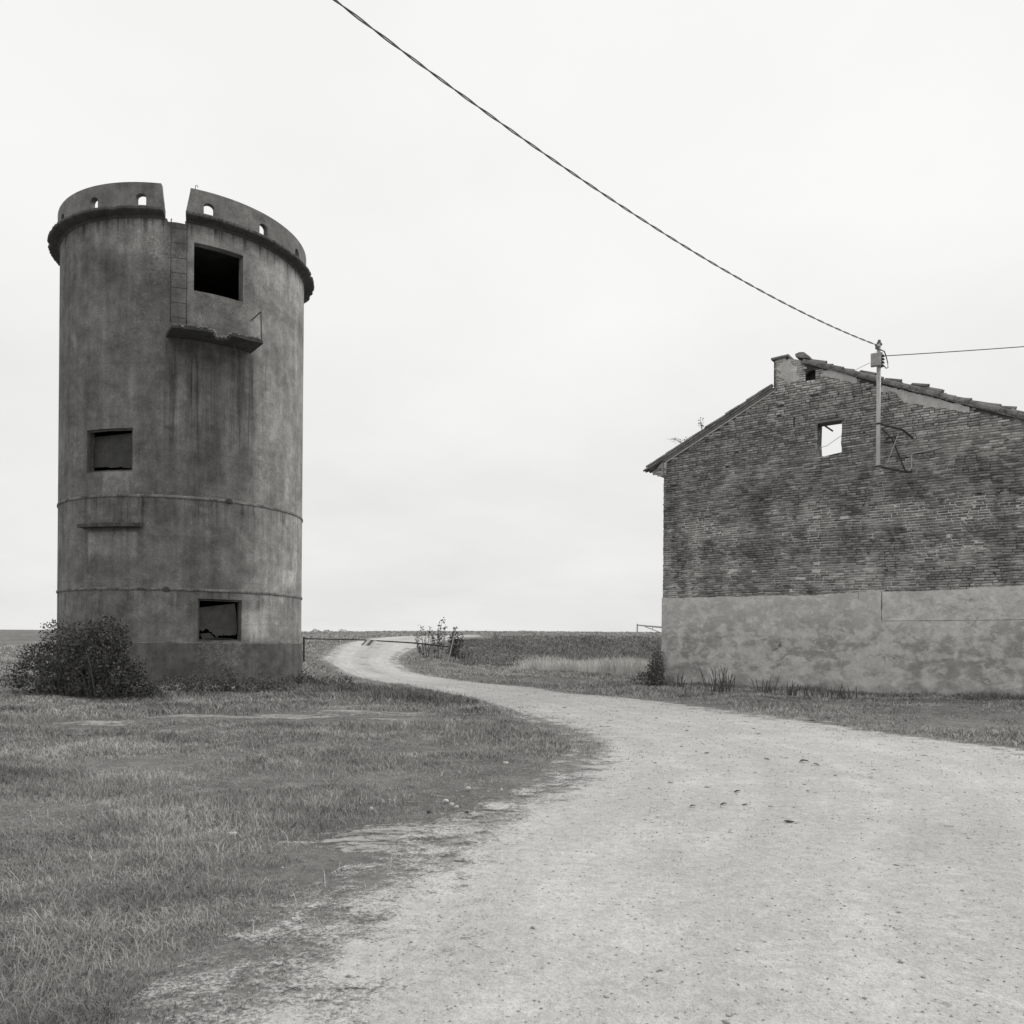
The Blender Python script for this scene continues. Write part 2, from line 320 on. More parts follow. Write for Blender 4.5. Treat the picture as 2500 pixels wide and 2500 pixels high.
def plastermat(name, base):
    n = NT(name, .93, .12); o = n.obj(); x, y, z = n.sep(o)
    big = n.noise(o, .5, 4, .55, .6); mid = n.noise(o, 1.9, 8, .6, .5); fi = n.noise(o, 18, 5, .7); md2 = n.noise(n.vec(n.ma('MULTIPLY', x, 1.3), y, n.ma('MULTIPLY', z, 2.0)), 1.6, 7, .58, .3)
    pat = n.ramp(n.ma('ADD', n.ma('ADD', n.ma('MULTIPLY', md2, .55), n.ma('MULTIPLY', big, .25)), n.ma('MULTIPLY', n.noise(o, 6.5, 6, .7, .4), .2)), .465, .53)
    damp = n.ma('MULTIPLY', n.ramp(n.ma('ADD', z, n.ma('MULTIPLY', big, 1.6)), 2.1, 3.1, 1, 0), n.ramp(z, .15, .7, .3, 1))
    soft = n.ramp(n.ma('ADD', n.ma('ADD', n.ma('MULTIPLY', md2, .45), n.ma('MULTIPLY', big, .3)), n.ma('MULTIPLY', n.noise(o, 7., 8, .78, .5), .25)), .43, .56)
    val = n.mixv(n.ma('MULTIPLY', damp, n.ma('SUBTRACT', 1., soft)), base, base * .6); val = n.ma('MULTIPLY', val, n.ramp(n.noise(o, 11., 7, .75), .3, .7, .86, 1.12, False)); val = n.mixv(n.ma('MULTIPLY', damp, .3), val, base * .68)
    val = n.ma('MULTIPLY', val, n.ramp(pat, 0, 1, .93, 1.05, False))
    isl = n.ramp(n.noise(n.vec(x, y, n.ma('MULTIPLY', z, 1.35)), 4.2, 6, .7, .8), .565, .6); isl = n.ma('MULTIPLY', isl, n.ramp(n.noise(o, .9, 3), .42, .58))
    val = n.mixv(n.ma('MULTIPLY', isl, .75), val, base * 1.12)
    grit = n.ramp(n.noise(o, 40, 3, .8), .58, .66, 0, .25); val = n.ma('ADD', val, n.ma('MULTIPLY', n.ma('MULTIPLY', grit, base), n.ramp(n.noise(o, 1.3, 3), .5, .6)))
    val = n.ma('ADD', val, n.ma('MULTIPLY', n.ma('MULTIPLY', pat, n.ramp(n.noise(o, 3.6, 6, .65), .44, .56)), base * .13))
    val = n.ma('MULTIPLY', val, n.ramp(mid, .3, .7, .84, 1.12, False)); val = n.ma('MULTIPLY', val, n.ramp(fi, .3, .7, .93, 1.07, False))
    val = n.ma('MULTIPLY', val, n.ramp(n.ma('ADD', z, n.ma('MULTIPLY', n.ma('SUBTRACT', mid, .5), .6)), .05, .4, .72, 1))
    crk = n.ramp(n.ma('ABSOLUTE', n.ma('SUBTRACT', n.noise(o, 1.2, 5, .6, .3), .5)), .0, .004, .5, 0)
    val = n.ma('MULTIPLY', val, n.ma('SUBTRACT', 1., n.ma('MULTIPLY', crk, n.ramp(big, .5, .6))))
    n.color(val); n.bump(n.ma('ADD', n.ma('ADD', n.ma('MULTIPLY', pat, .4), n.ma('MULTIPLY', isl, .5)), n.ma('MULTIPLY', fi, .3)), .6, .025); return n.m
M['plaster'] = plastermat('patched_plaster', .545)
M['chim'] = plastermat('chimney_render', .56)

# ------------------------------------------------------------------ terrain
def onY(px, py, Y): p = at(px, py, Y); return (p.x, p.y, p.z)
ctl = [onY(*q) for q in (
    (965, 1617, 42), (1043, 1571, 48), (1161, 1554, 57), (801, 1614, 38.5), (833, 1576, 46), (884, 1563, 50.5), (1000, 1553, 56), (1170, 1551, 62),
    (745, 1543, 72), (900, 1542, 74), (1100, 1542, 75), (1300, 1543, 75), (1500, 1544, 75), (1620, 1545, 75), (1800, 1546, 75), (500, 1541, 72), (200, 1539, 72), (0, 1537, 72), (2100, 1548, 75), (2500, 1550, 75),
    (740, 1602, 40), (740, 1580, 48), (740, 1556, 60), (400, 1600, 40), (100, 1598, 40), (400, 1575, 50), (100, 1572, 50), (0, 1552, 62),
    (1230, 1563, 48), (1321, 1550, 50.5), (1425, 1549, 51.5), (1580, 1549, 52), (1800, 1550, 52), (2200, 1554, 52), (2500, 1556, 52), (1140, 1573, 47),
    (1140, 1627, 43), (1218, 1629, 43), (1320, 1624, 45), (1425, 1623, 45.5), (1580, 1624, 46), (1800, 1626, 46), (2200, 1630, 46), (2500, 1632, 46),
    (1090, 1615, 41.5), (1056, 1607, 42), (1016, 1646, 34.5), (980, 1632, 38), (1100, 1640, 38.5), (850, 1643, 34.5), (760, 1640, 36))]
for X in range(-28, 36, 6):
    for Y in (-2, 5, 11, 17, 23, 28): ctl.append((X, Y, 0.0))
for X in (-24, -18, 3, 8, 14, 20, 28): ctl.append((X, 33, 0.02))
for X in (-30, -15, 0, 15, 30): ctl.append((X, 82, 2.1)); ctl.append((X, 92, 1.6))
for X in (4, 9, 14, 20, 28):
    for Y, z in ((55, 2.0), (60, 2.08), (66, 2.2)): ctl.append((X, Y, z))
    for Y, z in ((37, .03), (41, .04)): ctl.append((X, Y, z))
ctl += [(-1, 60, 2.0), (-1, 66, 2.15), (-8, 66, 2.1), (0, 38, .02)]
ctl = np.array(ctl)
def _phi(r2): return r2 * np.log(np.maximum(r2, 1e-9)) * .5
_d2 = ((ctl[:, None, :2] - ctl[None, :, :2]) ** 2).sum(-1); nC = len(ctl)
A = np.zeros((nC + 3, nC + 3)); A[:nC, :nC] = _phi(_d2) + np.eye(nC) * .9; A[:nC, nC] = 1; A[:nC, nC + 1:] = ctl[:, :2]; A[nC, :nC] = 1; A[nC + 1:, :nC] = ctl[:, :2].T
wts = np.linalg.solve(A, np.concatenate([ctl[:, 2], np.zeros(3)]))
def base_h(X, Y):
    X = np.clip(X, -30, 38); Y = np.clip(Y, -3, 92); r = np.empty(X.shape)
    fx, fy, fr = X.ravel(), Y.ravel(), r.ravel()
    for i in range(0, len(fx), 40000):
        a = fx[i:i + 40000, None] - ctl[None, :, 0]; b = fy[i:i + 40000, None] - ctl[None, :, 1]
        fr[i:i + 40000] = _phi(a * a + b * b) @ wts[:nC] + wts[nC] + wts[nC + 1] * fx[i:i + 40000] + wts[nC + 2] * fy[i:i + 40000]
    return fr.reshape(X.shape)
def ground_hit(px, py):
    d = ray(px, py); Ys = np.linspace(2, 70, 1400); z = EYE + d.z * Ys; h = base_h(d.x * Ys, Ys); k = np.argmax(z < h)
    return (d.x * Ys[k], Ys[k]) if (z < h).any() else None
# road edges: pairs (left edge, right edge) going from the near ground to the levee top
Ledge = [(420, 2850), (600, 2560), (900, 2250), (1130, 2075), (1242, 2006), (1294, 1980), (1359, 1941), (1424, 1902), (1470, 1850), (1482, 1825), (1436, 1792), (1372, 1770), (1294, 1747), (1240, 1730), (1140, 1703), (1056, 1687), (1000, 1673), (949, 1668), (882, 1655), (828, 1633), (801, 1614), (806, 1601), (833, 1576.5), (884, 1563), (1000, 1553.5), (1170, 1551)]
Redge = [(4200, 2850), (3700, 2560), (3200, 2250), (3000, 2080), (2900, 1960), (2800, 1920), (2700, 1890), (2560, 1855), (2430, 1832), (2243, 1806), (2086, 1787), (1990, 1770), (1875, 1755), (1780, 1741), (1703, 1730), (1550, 1709), (1450, 1699), (1360, 1691.5), (1282, 1678.6), (1137, 1665), (1016, 1646.5), (978, 1630), (962, 1610), (989, 1590), (1043, 1571), (1118, 1559), (1172, 1555)]
def toXY(L):
    out = []
    for p in L:
        q = ground_hit(*p)
        if q is None: q = (ray(*p).x * 60, 60)
        out.append(q)
    return np.array(out)
LX, RX = toXY(Ledge), toXY(Redge)
poly = np.concatenate([np.array([(-6., -3.)]), LX, RX[::-1], np.array([(9., -3.)])])
def spline(P, n):
    P = np.asarray(P); k = len(P); t = np.linspace(0, k - 1, n); i = np.clip(t.astype(int), 0, k - 2); f = (t - i)[:, None]
    p0, p1, p2, p3 = P[np.maximum(i - 1, 0)], P[i], P[i + 1], P[np.minimum(i + 2, k - 1)]
    return .5 * (2 * p1 + (p2 - p0) * f + (2 * p0 - 5 * p1 + 4 * p2 - p3) * f ** 2 + (3 * p1 - p0 - 3 * p2 + p3) * f ** 3)
LF, RF = spline(LX, 520), spline(RX, 520)
LF = np.concatenate([np.array([(-.9, -3.0), (-.9, 0.5)]), LF]); RF = np.concatenate([np.array([(3.5, -3.), (3.3, 0.5)]), RF])
polyF = np.concatenate([LF[::3], RF[::-3]])
def sdist(X, Y):                                            # signed distance to the road outline (negative on the road)
    fx, fy = X.ravel(), Y.ravel(); out = np.empty(len(fx)); P = polyF; Q = np.roll(P, -1, 0)
    for i in range(0, len(fx), 20000):
        x = fx[i:i + 20000, None]; y = fy[i:i + 20000, None]
        dx, dy = (Q - P)[None, :, 0], (Q - P)[None, :, 1]; L2 = np.maximum(dx * dx + dy * dy, 1e-12)
        t = np.clip(((x - P[None, :, 0]) * dx + (y - P[None, :, 1]) * dy) / L2, 0, 1)
        d = np.sqrt(((P[None, :, 0] + t * dx - x) ** 2 + (P[None, :, 1] + t * dy - y) ** 2).min(1))
        cr = ((P[None, :, 1] > y) != (Q[None, :, 1] > y)) & (x < dx * (y - P[None, :, 1]) / np.where(np.abs(dy) < 1e-12, 1e-12, dy) + P[None, :, 0])
        out[i:i + 20000] = np.where(cr.sum(1) % 2 == 1, -d, d)
    return out.reshape(X.shape)
# bare patches: (x, y, half length along x, half depth along y, strength)
def gp(px, py): return ground_hit(px, py)
bare = []
for px, py, a, b, k in ((545, 1749, 1.9, .42, .9), (740, 1749, 2.2, .5, .95), (920, 1743, 2.4, .5, .95), (1010, 1762, 1.9, .3, .8), (880, 1725, 1.2, .25, .6), (1160, 1748, 1.6, .4, .5), (275, 1757, 1.6, .5, .8),
                        (1000, 2040, 1.1, .45, 1.), (1150, 2000, .8, .6, .8), (880, 2060, .8, .3, .9), (1180, 1930, .9, .7, .55), (1000, 1960, .9, .4, .5), (1260, 1880, .9, .8, .5), (1080, 1900, .8, .4, .4), (520, 1850, 1.6, .22, .4)):
    q = gp(px, py); s5 = 1. if py > 1800 else .72; bare.append((q[0], q[1], a * s5 * (.75 if py > 1990 else 1), b * (s5 if py > 1800 else 1.15), k * (.8 if py > 1800 else 1)))
def bareness(X, Y):
    r = np.zeros(X.shape); w = fbm(X * 1.6, Y * 2.6, 5, 4) - .5
    for x, y, a, b, k in bare:
        e = np.sqrt(((X - x) / a) ** 2 + ((Y - y) / b) ** 2) + w * 1.6
        r = np.maximum(r, k * np.clip((1.15 - e) / .8, 0, 1))
    return r
def height(X, Y, sd=None):
    z = base_h(X, Y); sd = sdist(X, Y) if sd is None else sd
    amp = np.clip((sd - .1) / 1.2, 0, 1)
    return z + amp * ((fbm(X * .7, Y * .7, 3) - .45) * .16 * np.clip(Y / 10, .4, 1.2) * np.clip((70 - Y) / 20, .25, 1) + (fbm(X * 2.1, Y * 2.1, 9) - .5) * .05)
xs = np.concatenate([-np.geomspace(1500, 31, 22), np.arange(-30, 34.01, .2), np.geomspace(35, 1500, 22)])
ys = np.concatenate([-np.geomspace(600, 4, 14), np.arange(-3, 34, .2), np.arange(34, 92, .4), np.geomspace(93, 2500, 26)])
GX, GY = np.meshgrid(xs, ys); near = (np.abs(GX) < 36) & (GY > -4) & (GY < 96)
SD = np.full(GX.shape, 50.); SD[near] = sdist(GX[near], GY[near])
GZ = base_h(GX, GY); GZ[near] = height(GX[near], GY[near], SD[near])
far = np.clip((GY - 90) / 60, 0, 1); GZ = GZ * (1 - far) + .6 * far
GZ = np.where(GY < -3, GZ * np.clip(1 + (GY + 3) / 20, 0, 1), GZ)
idx = np.arange(GX.size).reshape(GX.shape)
faces = np.stack([idx[:-1, :-1], idx[:-1, 1:], idx[1:, 1:], idx[1:, :-1]], -1).reshape(-1, 4)
BR = np.zeros(GX.shape); BR[near] = bareness(GX[near], GY[near])
gme = npmesh('ground', np.stack([GX, GY, GZ], -1).reshape(-1, 3), faces, 4, {'bare': BR.ravel(), 'sd': SD.ravel()})
def groundmat():
    n = NT('meadow_soil', .97, .08); o = n.obj(); b = n.attr('bare')
    big = n.noise(o, .35, 5, .6); mid = n.noise(o, 2.2, 6, .7); fi = n.noise(o, 14, 5, .75); vf = n.noise(o, 60, 3, .7)
    grassy = n.ma('MULTIPLY', n.ma('MULTIPLY', .2, n.ramp(mid, .3, .7, .68, 1.32, False)), n.ma('MULTIPLY', n.ramp(fi, .3, .7, .7, 1.3, False), n.ramp(big, .3, .7, .82, 1.18, False)))
    dirt = n.ma('MULTIPLY', n.ma('MULTIPLY', .36, n.ramp(fi, .3, .7, .74, 1.22, False)), n.ramp(vf, .3, .7, .86, 1.14, False))
    x, y, z = n.sep(o)
    rg = n.noise(n.vec(n.ma('ADD', n.ma('MULTIPLY', x, 2.2), n.ma('MULTIPLY', y, .9)), n.ma('SUBTRACT', n.ma('MULTIPLY', y, 9.), n.ma('MULTIPLY', x, 1.2))), 1., 5, .62, .9)
    dirt = n.ma('MULTIPLY', dirt, n.ramp(rg, .38, .56, .5, 1.2))
    e = n.ma('ADD', n.ma('ADD', n.ma('MULTIPLY', n.ma('SUBTRACT', fi, .5), 1.5), n.ma('MULTIPLY', n.ma('SUBTRACT', rg, .5), 1.2)), b)
    rim = n.ramp(n.ma('ADD', n.attr('sd'), n.ma('MULTIPLY', n.ma('SUBTRACT', mid, .5), 1.4)), -.1, .45, .8, 0)
    k = n.ma('MAXIMUM', n.ramp(e, .35, .75), rim)
    n.color(n.mixv(k, grassy, dirt)); n.bump(n.ma('ADD', n.ma('ADD', fi, n.ma('MULTIPLY', vf, .5)), n.ma('MULTIPLY', n.ma('MULTIPLY', rg, k), 1.6)), .8, .04); return n.m
ground = tag(link('ground', gme, groundmat(), smooth=True), kind='structure')
# gravel road: a sheet draped over the terrain
NR = len(LF); MR = 72; tt = np.linspace(0, 1, MR)[None, :, None]
RXY = LF[:, None, :] * (1 - tt) + RF[:, None, :] * tt
wid = np.linalg.norm(RF - LF, axis=1)[:, None]; edge = np.minimum(tt[..., 0], 1 - tt[..., 0]) * wid
out = (tt[..., 0] - .5) * 2; dirv = (RF - LF) / np.maximum(wid, 1e-6)
RXY = RXY + dirv[:, None, :] * (out * np.clip(1 - edge / 1.5, 0, 1) * .55)[..., None]
edge = edge
RZ = height(RXY[..., 0], RXY[..., 1]) + .012
ri = np.arange(NR * MR).reshape(NR, MR); rf = np.stack([ri[:-1, :-1], ri[:-1, 1:], ri[1:, 1:], ri[1:, :-1]], -1).reshape(-1, 4)
def roadmat():
    n = NT('white_gravel', .96, .1); o = n.obj(); e = n.attr('edge'); ac = n.attr('across')
    big = n.noise(o, .3, 5, .6, .4); mid = n.noise(o, 1.6, 6, .7, .3); fi = n.noise(o, 13, 5, .8); vf = n.noise(o, 55, 3, .75)
    val = n.ma('MULTIPLY', .54, n.ramp(big, .3, .7, .9, 1.1, False)); val = n.ma('MULTIPLY', val, n.ramp(mid, .3, .7, .88, 1.1, False))
    val = n.ma('MULTIPLY', val, n.ramp(fi, .3, .7, .8, 1.17, False)); val = n.ma('MULTIPLY', val, n.ramp(vf, .3, .7, .84, 1.15, False))
    sc = n.ma('MULTIPLY', n.ramp(n.noise(o, 6.5, 4, .65), .62, .70, 0, .4), n.ramp(n.noise(o, .8, 3), .42, .6)); val = n.ma('MULTIPLY', val, n.ma('SUBTRACT', 1., sc))
    rn = n.ma('ADD', ac, n.ma('MULTIPLY', n.ma('SUBTRACT', big, .5), .12)); ru = n.ma('MULTIPLY', n.ma('ADD', n.ma('COSINE', n.ma('MULTIPLY', rn, 25.)), n.ma('COSINE', n.ma('MULTIPLY', rn, 61.))), .5)
    val = n.ma('MULTIPLY', val, n.ma('ADD', 1., n.ma('MULTIPLY', n.ma('MULTIPLY', ru, .085), n.ramp(mid, .35, .6)))); fi = n.ma('ADD', fi, n.ma('MULTIPLY', n.ramp(n.ma('ADD', ru, mid), .2, .9), .25))
    cen = n.ramp(n.ma('ABSOLUTE', n.ma('SUBTRACT', ac, .5)), .0, .16, .4, 0.); y = n.sep(o)[1]
    val = n.ma('MULTIPLY', val, n.ma('SUBTRACT', 1., n.ma('MULTIPLY', n.ma('MULTIPLY', cen, n.ramp(mid, .4, .6)), n.ramp(y, 30, 34))))
    n.color(val, .6); n.bump(n.ma('ADD', n.ma('MULTIPLY', fi, .8), n.ma('MULTIPLY', vf, .6)), .75, .03)
    a = n.ma('ADD', e, n.ma('ADD', n.ma('MULTIPLY', n.ma('SUBTRACT', n.noise(o, 2.4, 6, .7), .5), 1.5), n.ma('MULTIPLY', n.ma('SUBTRACT', fi, .5), .5)))
    n.alpha(n.ramp(n.ma('ADD', a, n.ma('MULTIPLY', n.ma('SUBTRACT', vf, .5), .9)), .1, .55)); return n.m
rme = npmesh('gravel_road', np.concatenate([RXY, RZ[..., None]], -1).reshape(-1, 3), rf, 4, {'edge': edge.ravel(), 'across': np.repeat(np.linspace(0, 1, MR)[None], NR, 0).ravel()})
road = tag(link('gravel_road', rme, roadmat(), smooth=True), kind='structure')
def gz(x, y): return float(height(np.array([[x]], float), np.array([[y]], float))[0, 0])

# ------------------------------------------------------------------ tower
tw = tag(empty('concrete_tower', TC), 'tall round weathered concrete tower with notched parapet and broken balcony', 'tower')
WT = .26; 
def cutter(tz, r0, r1):
    mb = MB(); n = len(tz)
    v = [tpt(t, z, r0) for t, z in tz] + [tpt(t, z, r1) for t, z in tz]
    mb.add(v, [tuple(range(n))[::-1], tuple(range(n, 2 * n))] + [(i, (i + 1) % n, n + (i + 1) % n, n + i) for i in range(n)])
    return mb.mesh('c')
def rectq(t0, t1, z0, z1): return [(t0, z0), ((t0 + t1) / 2, z0), (t1, z0), (t1, z1), ((t0 + t1) / 2, z1), (t0, z1)]
ZP, ZLO, ZUP, ZTOP, ZPAR = 1.28, 2.74, 5.37, 13.22, 14.22
a0, zt = tow(474, 592); a1, zt2 = tow(594, 624); _, zb = tow(474, 709); _, zb2 = tow(590, 737)
W1 = (a0, a1, (zb + zb2) / 2, (zt + zt2) / 2)
a0, zt = tow(483, 1461.5); a1, zt2 = tow(590.5, 1465.5); W2 = (a0, a1, ZP + .03, (zt + zt2) / 2)
a1, zt = tow(324.5, 1045); _, zb = tow(324.5, 1150); W3 = (tow(212, 1048)[0], a1, zb, zt)
wall = MB().lathe([(TR, ZP), (TR, ZTOP + .06), (TR - WT, ZTOP + .06), (TR - WT, ZP)], 256).mesh('wall')
wall = cut(wall, [cutter(rectq(*w), TR - WT - .15, TR + .15) for w in (W1, W2, W3)] + [cutter([(tow(408, 522)[0], 13.19), (tow(430, 522)[0], 13.205), (tow(452, 525)[0], 13.195), (tow(452, 525)[0], 13.4), (tow(408, 522)[0], 13.4)], TR - .5, TR + .3)])
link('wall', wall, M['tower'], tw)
plj = lambda t, j: ((.012 * math.sin(t * 23) + .01 * math.sin(t * 61)) if j < 2 else 0, (.008 * math.sin(t * 47)) if j in (1, 2) else 0)
MB().lathe([(TR + .055, -.5), (TR + .03, ZP - .004), (TR - WT - .003, ZP - .004), (TR - WT - .003, -.5)], 256).build('plinth', M['plinth'], tw)
MB().lathe([(TR - WT - .01, 13.0), (TR - WT - .01, 13.16), (.02, 13.16), (.02, 13.0)], 96).build('roof_slab', M['inner'], tw)
for zf in (1.2, 8.6):
    MB().lathe([(TR - WT - .012, zf - .15), (TR - WT - .012, zf), (.02, zf), (.02, zf - .15)], 96).build('floor_slab', M['inner'], tw)
# notch at the ladder
nA, nB = tow(408, 522)[0], tow(452, 525)[0]; nAt, nBt = tow(393, 450, TRP)[0], tow(467, 459, TRP)[0]
notch = [(nA, 13.2), (nB, 13.2), (nB + .004, 13.5), (nBt, ZPAR + .1), (nAt, ZPAR + .1), (nAt + (nA - nAt) * .25, 13.95), (nAt + (nA - nAt) * .6, 13.5)]
crng = random.Random(3); ctab = [crng.uniform(0, 1) for _ in range(400)]
def cj(t, j):
    i = t / (2 * math.pi) * 512; k = int(i) % 400; w = ctab[k] ** 3 + 1.6 * max(0, math.sin(t * 9 + 1) * math.sin(t * 23)) ** 4
    return (-.06 * w, .012 * w) if j in (4, 5, 6) else (0, 0)
corn = MB().lathe([(TR - .02, 13.23), (TR + .004, 13.235), (TR + .04, 13.26), (TR + .05, 13.30), (TRC - .04, 13.325), (TRC, 13.35), (TRC - .01, 13.42), (TRP + .02, 13.50), (TR - .02, 13.50)], 512, jit=cj).mesh('cornice')
corn = cut(corn, [cutter([(nA - .012, 12.9), (nB + .006, 12.9), (nB + .006, 13.8), (nA - .012, 13.8)], TR - .3, TRC + .4)])
link('cornice', corn, M['cornice'], tw)
par = MB().lathe([(TRP, 13.502), (TRP, ZPAR), (TRP - .17, ZPAR), (TRP - .17, 13.502)], 256).mesh('parapet')
h1 = [tow(332, 500, TRP)[0], tow(355.7, 500, TRP)[0]]; h2 = [tow(497.5, 520, TRP)[0], tow(523.4, 520, TRP)[0]]; h3 = [tow(631.5, 560, TRP)[0], tow(655, 560, TRP)[0]]
hc = [(h1[0] + h1[1]) / 2, (h2[0] + h2[1]) / 2, (h3[0] + h3[1]) / 2]; step = ((hc[2] - hc[1]))
hw = (h2[1] - h2[0]) / 2; hz0, hz1 = tow(510, 524, TRP)[1], tow(508, 496, TRP)[1]
holes = [hc[0]] + [hc[1] + step * k for k in range(0, 100) if hc[1] + step * k < hc[0] + 2 * math.pi - step * .6]
cs = [cutter(notch, TRP - .5, TRP + .3)]
for hcx in holes:
    arch = [(hcx - hw, hz0), (hcx + hw, hz0)]
    for q in range(0, 9):
        an = math.pi * q / 8; arch.append((hcx + hw * math.cos(an), hz1 - hw * TRP * .75 + hw * TRP * .75 * math.sin(an)))
    cs.append(cutter(arch, TRP - .4, TRP + .2))
link('parapet', cut(par, cs), M['parapet'], tw)
for zc, buck in ((ZUP, (559, 1223)), (ZLO, (406, 1438))):
    hp = MB().lathe([(TR - .01, zc), (TR + .022, zc), (TR + .03, zc + .02), (TR + .03, zc + .06), (TR + .012, zc + .075), (TR - .01, zc + .075)], 256).build('steel_hoop', M['hoop'], tw)
    t, z = tow(*buck); bm_ = MB()
    for k in (-.045, 0, .045): bm_.tube([tpt(t + k / TR, zc - .03, TR + .04), tpt(t + k / TR, zc + .11, TR + .04)], .014, 6)
    bm_.box((-.09, -.03, -.02), (.09, .03, .06), Matrix.Translation(tpt(t, zc, TR + .03)) @ Matrix.Rotation(t + math.pi / 2, 4, 'Z'))
    bm_.build('turnbuckle', M['rust'], hp)
# window parts
def frame(w, d, t, name='window_frame', r=TR - .10):
    mb = MB(); a, b, z0, z1 = w; da = t / TR
    for q in (rectq(a + .001, a + da, z0 + .002, z1 - .002), rectq(b - da, b - .001, z0 + .002, z1 - .002), rectq(a + da, b - da, z1 - t, z1 - .002), rectq(a + da, b - da, z0 + .002, z0 + t)):
        n = len(q); v = [tpt(x, z, r) for x, z in q] + [tpt(x, z, r + d) for x, z in q]
        mb.add(v, [tuple(range(n))[::-1], tuple(range(n, 2 * n))] + [(i, (i + 1) % n, n + (i + 1) % n, n + i) for i in range(n)])
    return mb.build(name, M['cornice'], tw)
frame(W2, .05, .05); frame(W3, .05, .05)
def jag(n, a, s): r = random.Random(s); return [r.uniform(-a, a) for _ in range(n)]
# lower window: torn sheet hanging crooked
def tpoly(name, pts, r, th, mat, rough=0):
    mb = MB(); q = [tow(px, py, r) for px, py in pts]
    cpt = [tpt(a, z, r) for a, z in q]; mid = sum((p for p in cpt), Vector()) / len(cpt); nrm = Vector((mid.x, mid.y, 0)).normalized()
    mb.prism(cpt, -nrm * th); return mb.build(name, mat, tw)
tpoly('shutter', [(482, 1484), (573, 1473), (577, 1500), (579.5, 1535), (577, 1548), (573, 1551), (565, 1550), (560, 1552.5), (555, 1550.5), (547, 1551.5), (546, 1546), (544, 1552), (534, 1551), (529, 1556), (524, 1550), (519, 1548), (516, 1542), (512, 1543), (508, 1536), (502, 1534.5), (497, 1540), (493, 1541), (489, 1538), (484, 1541)], TR - .17, .012, M['shutter'])
tpoly('shutter_fragment', [(488, 1547), (512, 1545), (524, 1556), (570, 1559), (575, 1561), (494, 1561)], TR - .2, .012, M['shutter'])
tpoly('shutter', [(200, 1070), (326, 1057), (326, 1144), (322, 1143), (300, 1142), (296, 1139), (288, 1141), (270, 1142), (262, 1140), (200, 1143)], TR - .18, .015, M['shutter'])
# hood slab left, broken sill
t0, z0 = tow(348, 1285); t1, _ = tow(205, 1281)
mb = MB(); N0 = 24; top = []; r = random.Random(4)
for k in range(N0 + 1):
    t = t1 + (t0 - t1) * k / N0; d = .24 + r.uniform(-.02, .01); top.append((t, d))
v = []; f = []
for t, d in top:
    zt_ = z0 + .09 + r.uniform(-.012, .012); v += [tpt(t, z0 - .03, TR - .02), tpt(t, z0 - .03, TR + d), tpt(t, zt_ - .02, TR + d), tpt(t, zt_ + .02, TR - .02)]
for k in range(N0):
    for j in range(4): f.append((k * 4 + j, k * 4 + (j + 1) % 4, k * 4 + 4 + (j + 1) % 4, k * 4 + 4 + j))
f += [(0, 1, 2, 3), (N0 * 4 + 3, N0 * 4 + 2, N0 * 4 + 1, N0 * 4)]
mb.add(v, f).build('hood_slab', M['slab'], tw)
# balcony slab, broken away in the middle
tl, zl = tow(404, 819); tr_, zr = tow(614, 866); zbal = (zl + zr) / 2
def onz(px, py, z):
    d = ray(px, py); k = (z - EYE) / d.z; return Vector((d.x * k, k, z)) - TC
front = [(418.6, 799), (440, 801), (470, 804.5), (497, 808), (512, 810), (519, 812), (523, 820), (528, 829), (536, 832), (546, 831.5), (556, 829), (562, 823), (569, 820.5), (585, 824), (610, 831), (628, 834.5), (643, 839)]
outer = [onz(px, py, zbal) for px, py in front]
inner = [tpt(tl + (tr_ - tl) * k / 12, zbal, TR - .03) for k in range(13)]
lp = outer + inner[::-1]; r = random.Random(9); mb = MB(); n = len(lp); v = []
for p in lp: v.append(p)
for i, p in enumerate(lp): v.append(p + Vector((r.uniform(-.015, .015), r.uniform(-.015, .015), .10 + (r.uniform(-.03, .02) if i < len(outer) else 0))))
mb.add(v, [tuple(range(n))[::-1], tuple(range(n, 2 * n))] + [(i, (i + 1) % n, n + (i + 1) % n, n + i) for i in range(n)])
bal = mb.build('balcony_slab', M['slab'], tw)
rub = MB(); r = random.Random(12)
for (pa, pb_) in zip(outer[:-1], outer[1:]):
    m_ = max(2, int((pb_ - pa).length / .045))
    for k in range(m_):
        p = pa.lerp(pb_, (k + r.random()) / m_); e = r.uniform(.018, .05); d = Vector((-p.x, -p.y, 0)).normalized() * r.uniform(-.015, .07); p = p + d + Vector((0, 0, .1 + r.uniform(-.05, .02)))
        b8 = [p + Vector((sx_ * e * r.uniform(.5, 1.2), sy_ * e * r.uniform(.5, 1.2), sz_ * e * r.uniform(.3, .7))) for sx_ in (-1, 1) for sy_ in (-1, 1) for sz_ in (-1, 1)]
        rub.add(b8, [(0, 1, 3, 2), (4, 6, 7, 5), (0, 4, 5, 1), (2, 3, 7, 6), (0, 2, 6, 4), (1, 5, 7, 3)])
rub.build('broken_edge', M['tower_rub'], bal)
pb = onz(638.5, 836, zbal); ptop = pb + Vector((0, 0, 0)); dpt = pb.y + TC.y
ptp = at(637, 761, dpt) - TC; tq, zq = tow(615, 781)
MB().tube([pb, ptp], .016, 6).tube([ptp, tpt(tq, zq, TR + .0)], .016, 6).build('railing', M['rust'], tw)
q0 = onz(570, 832, zbal - .01); MB().tube([q0, q0 + Vector((.05, -.02, -.25)), q0 + Vector((.12, 0, -.42)), q0 + Vector((.09, 0, -.46)), q0 + Vector((.06, 0, -.43))], .011, 5).build('bent_rebar', M['rust'], tw)
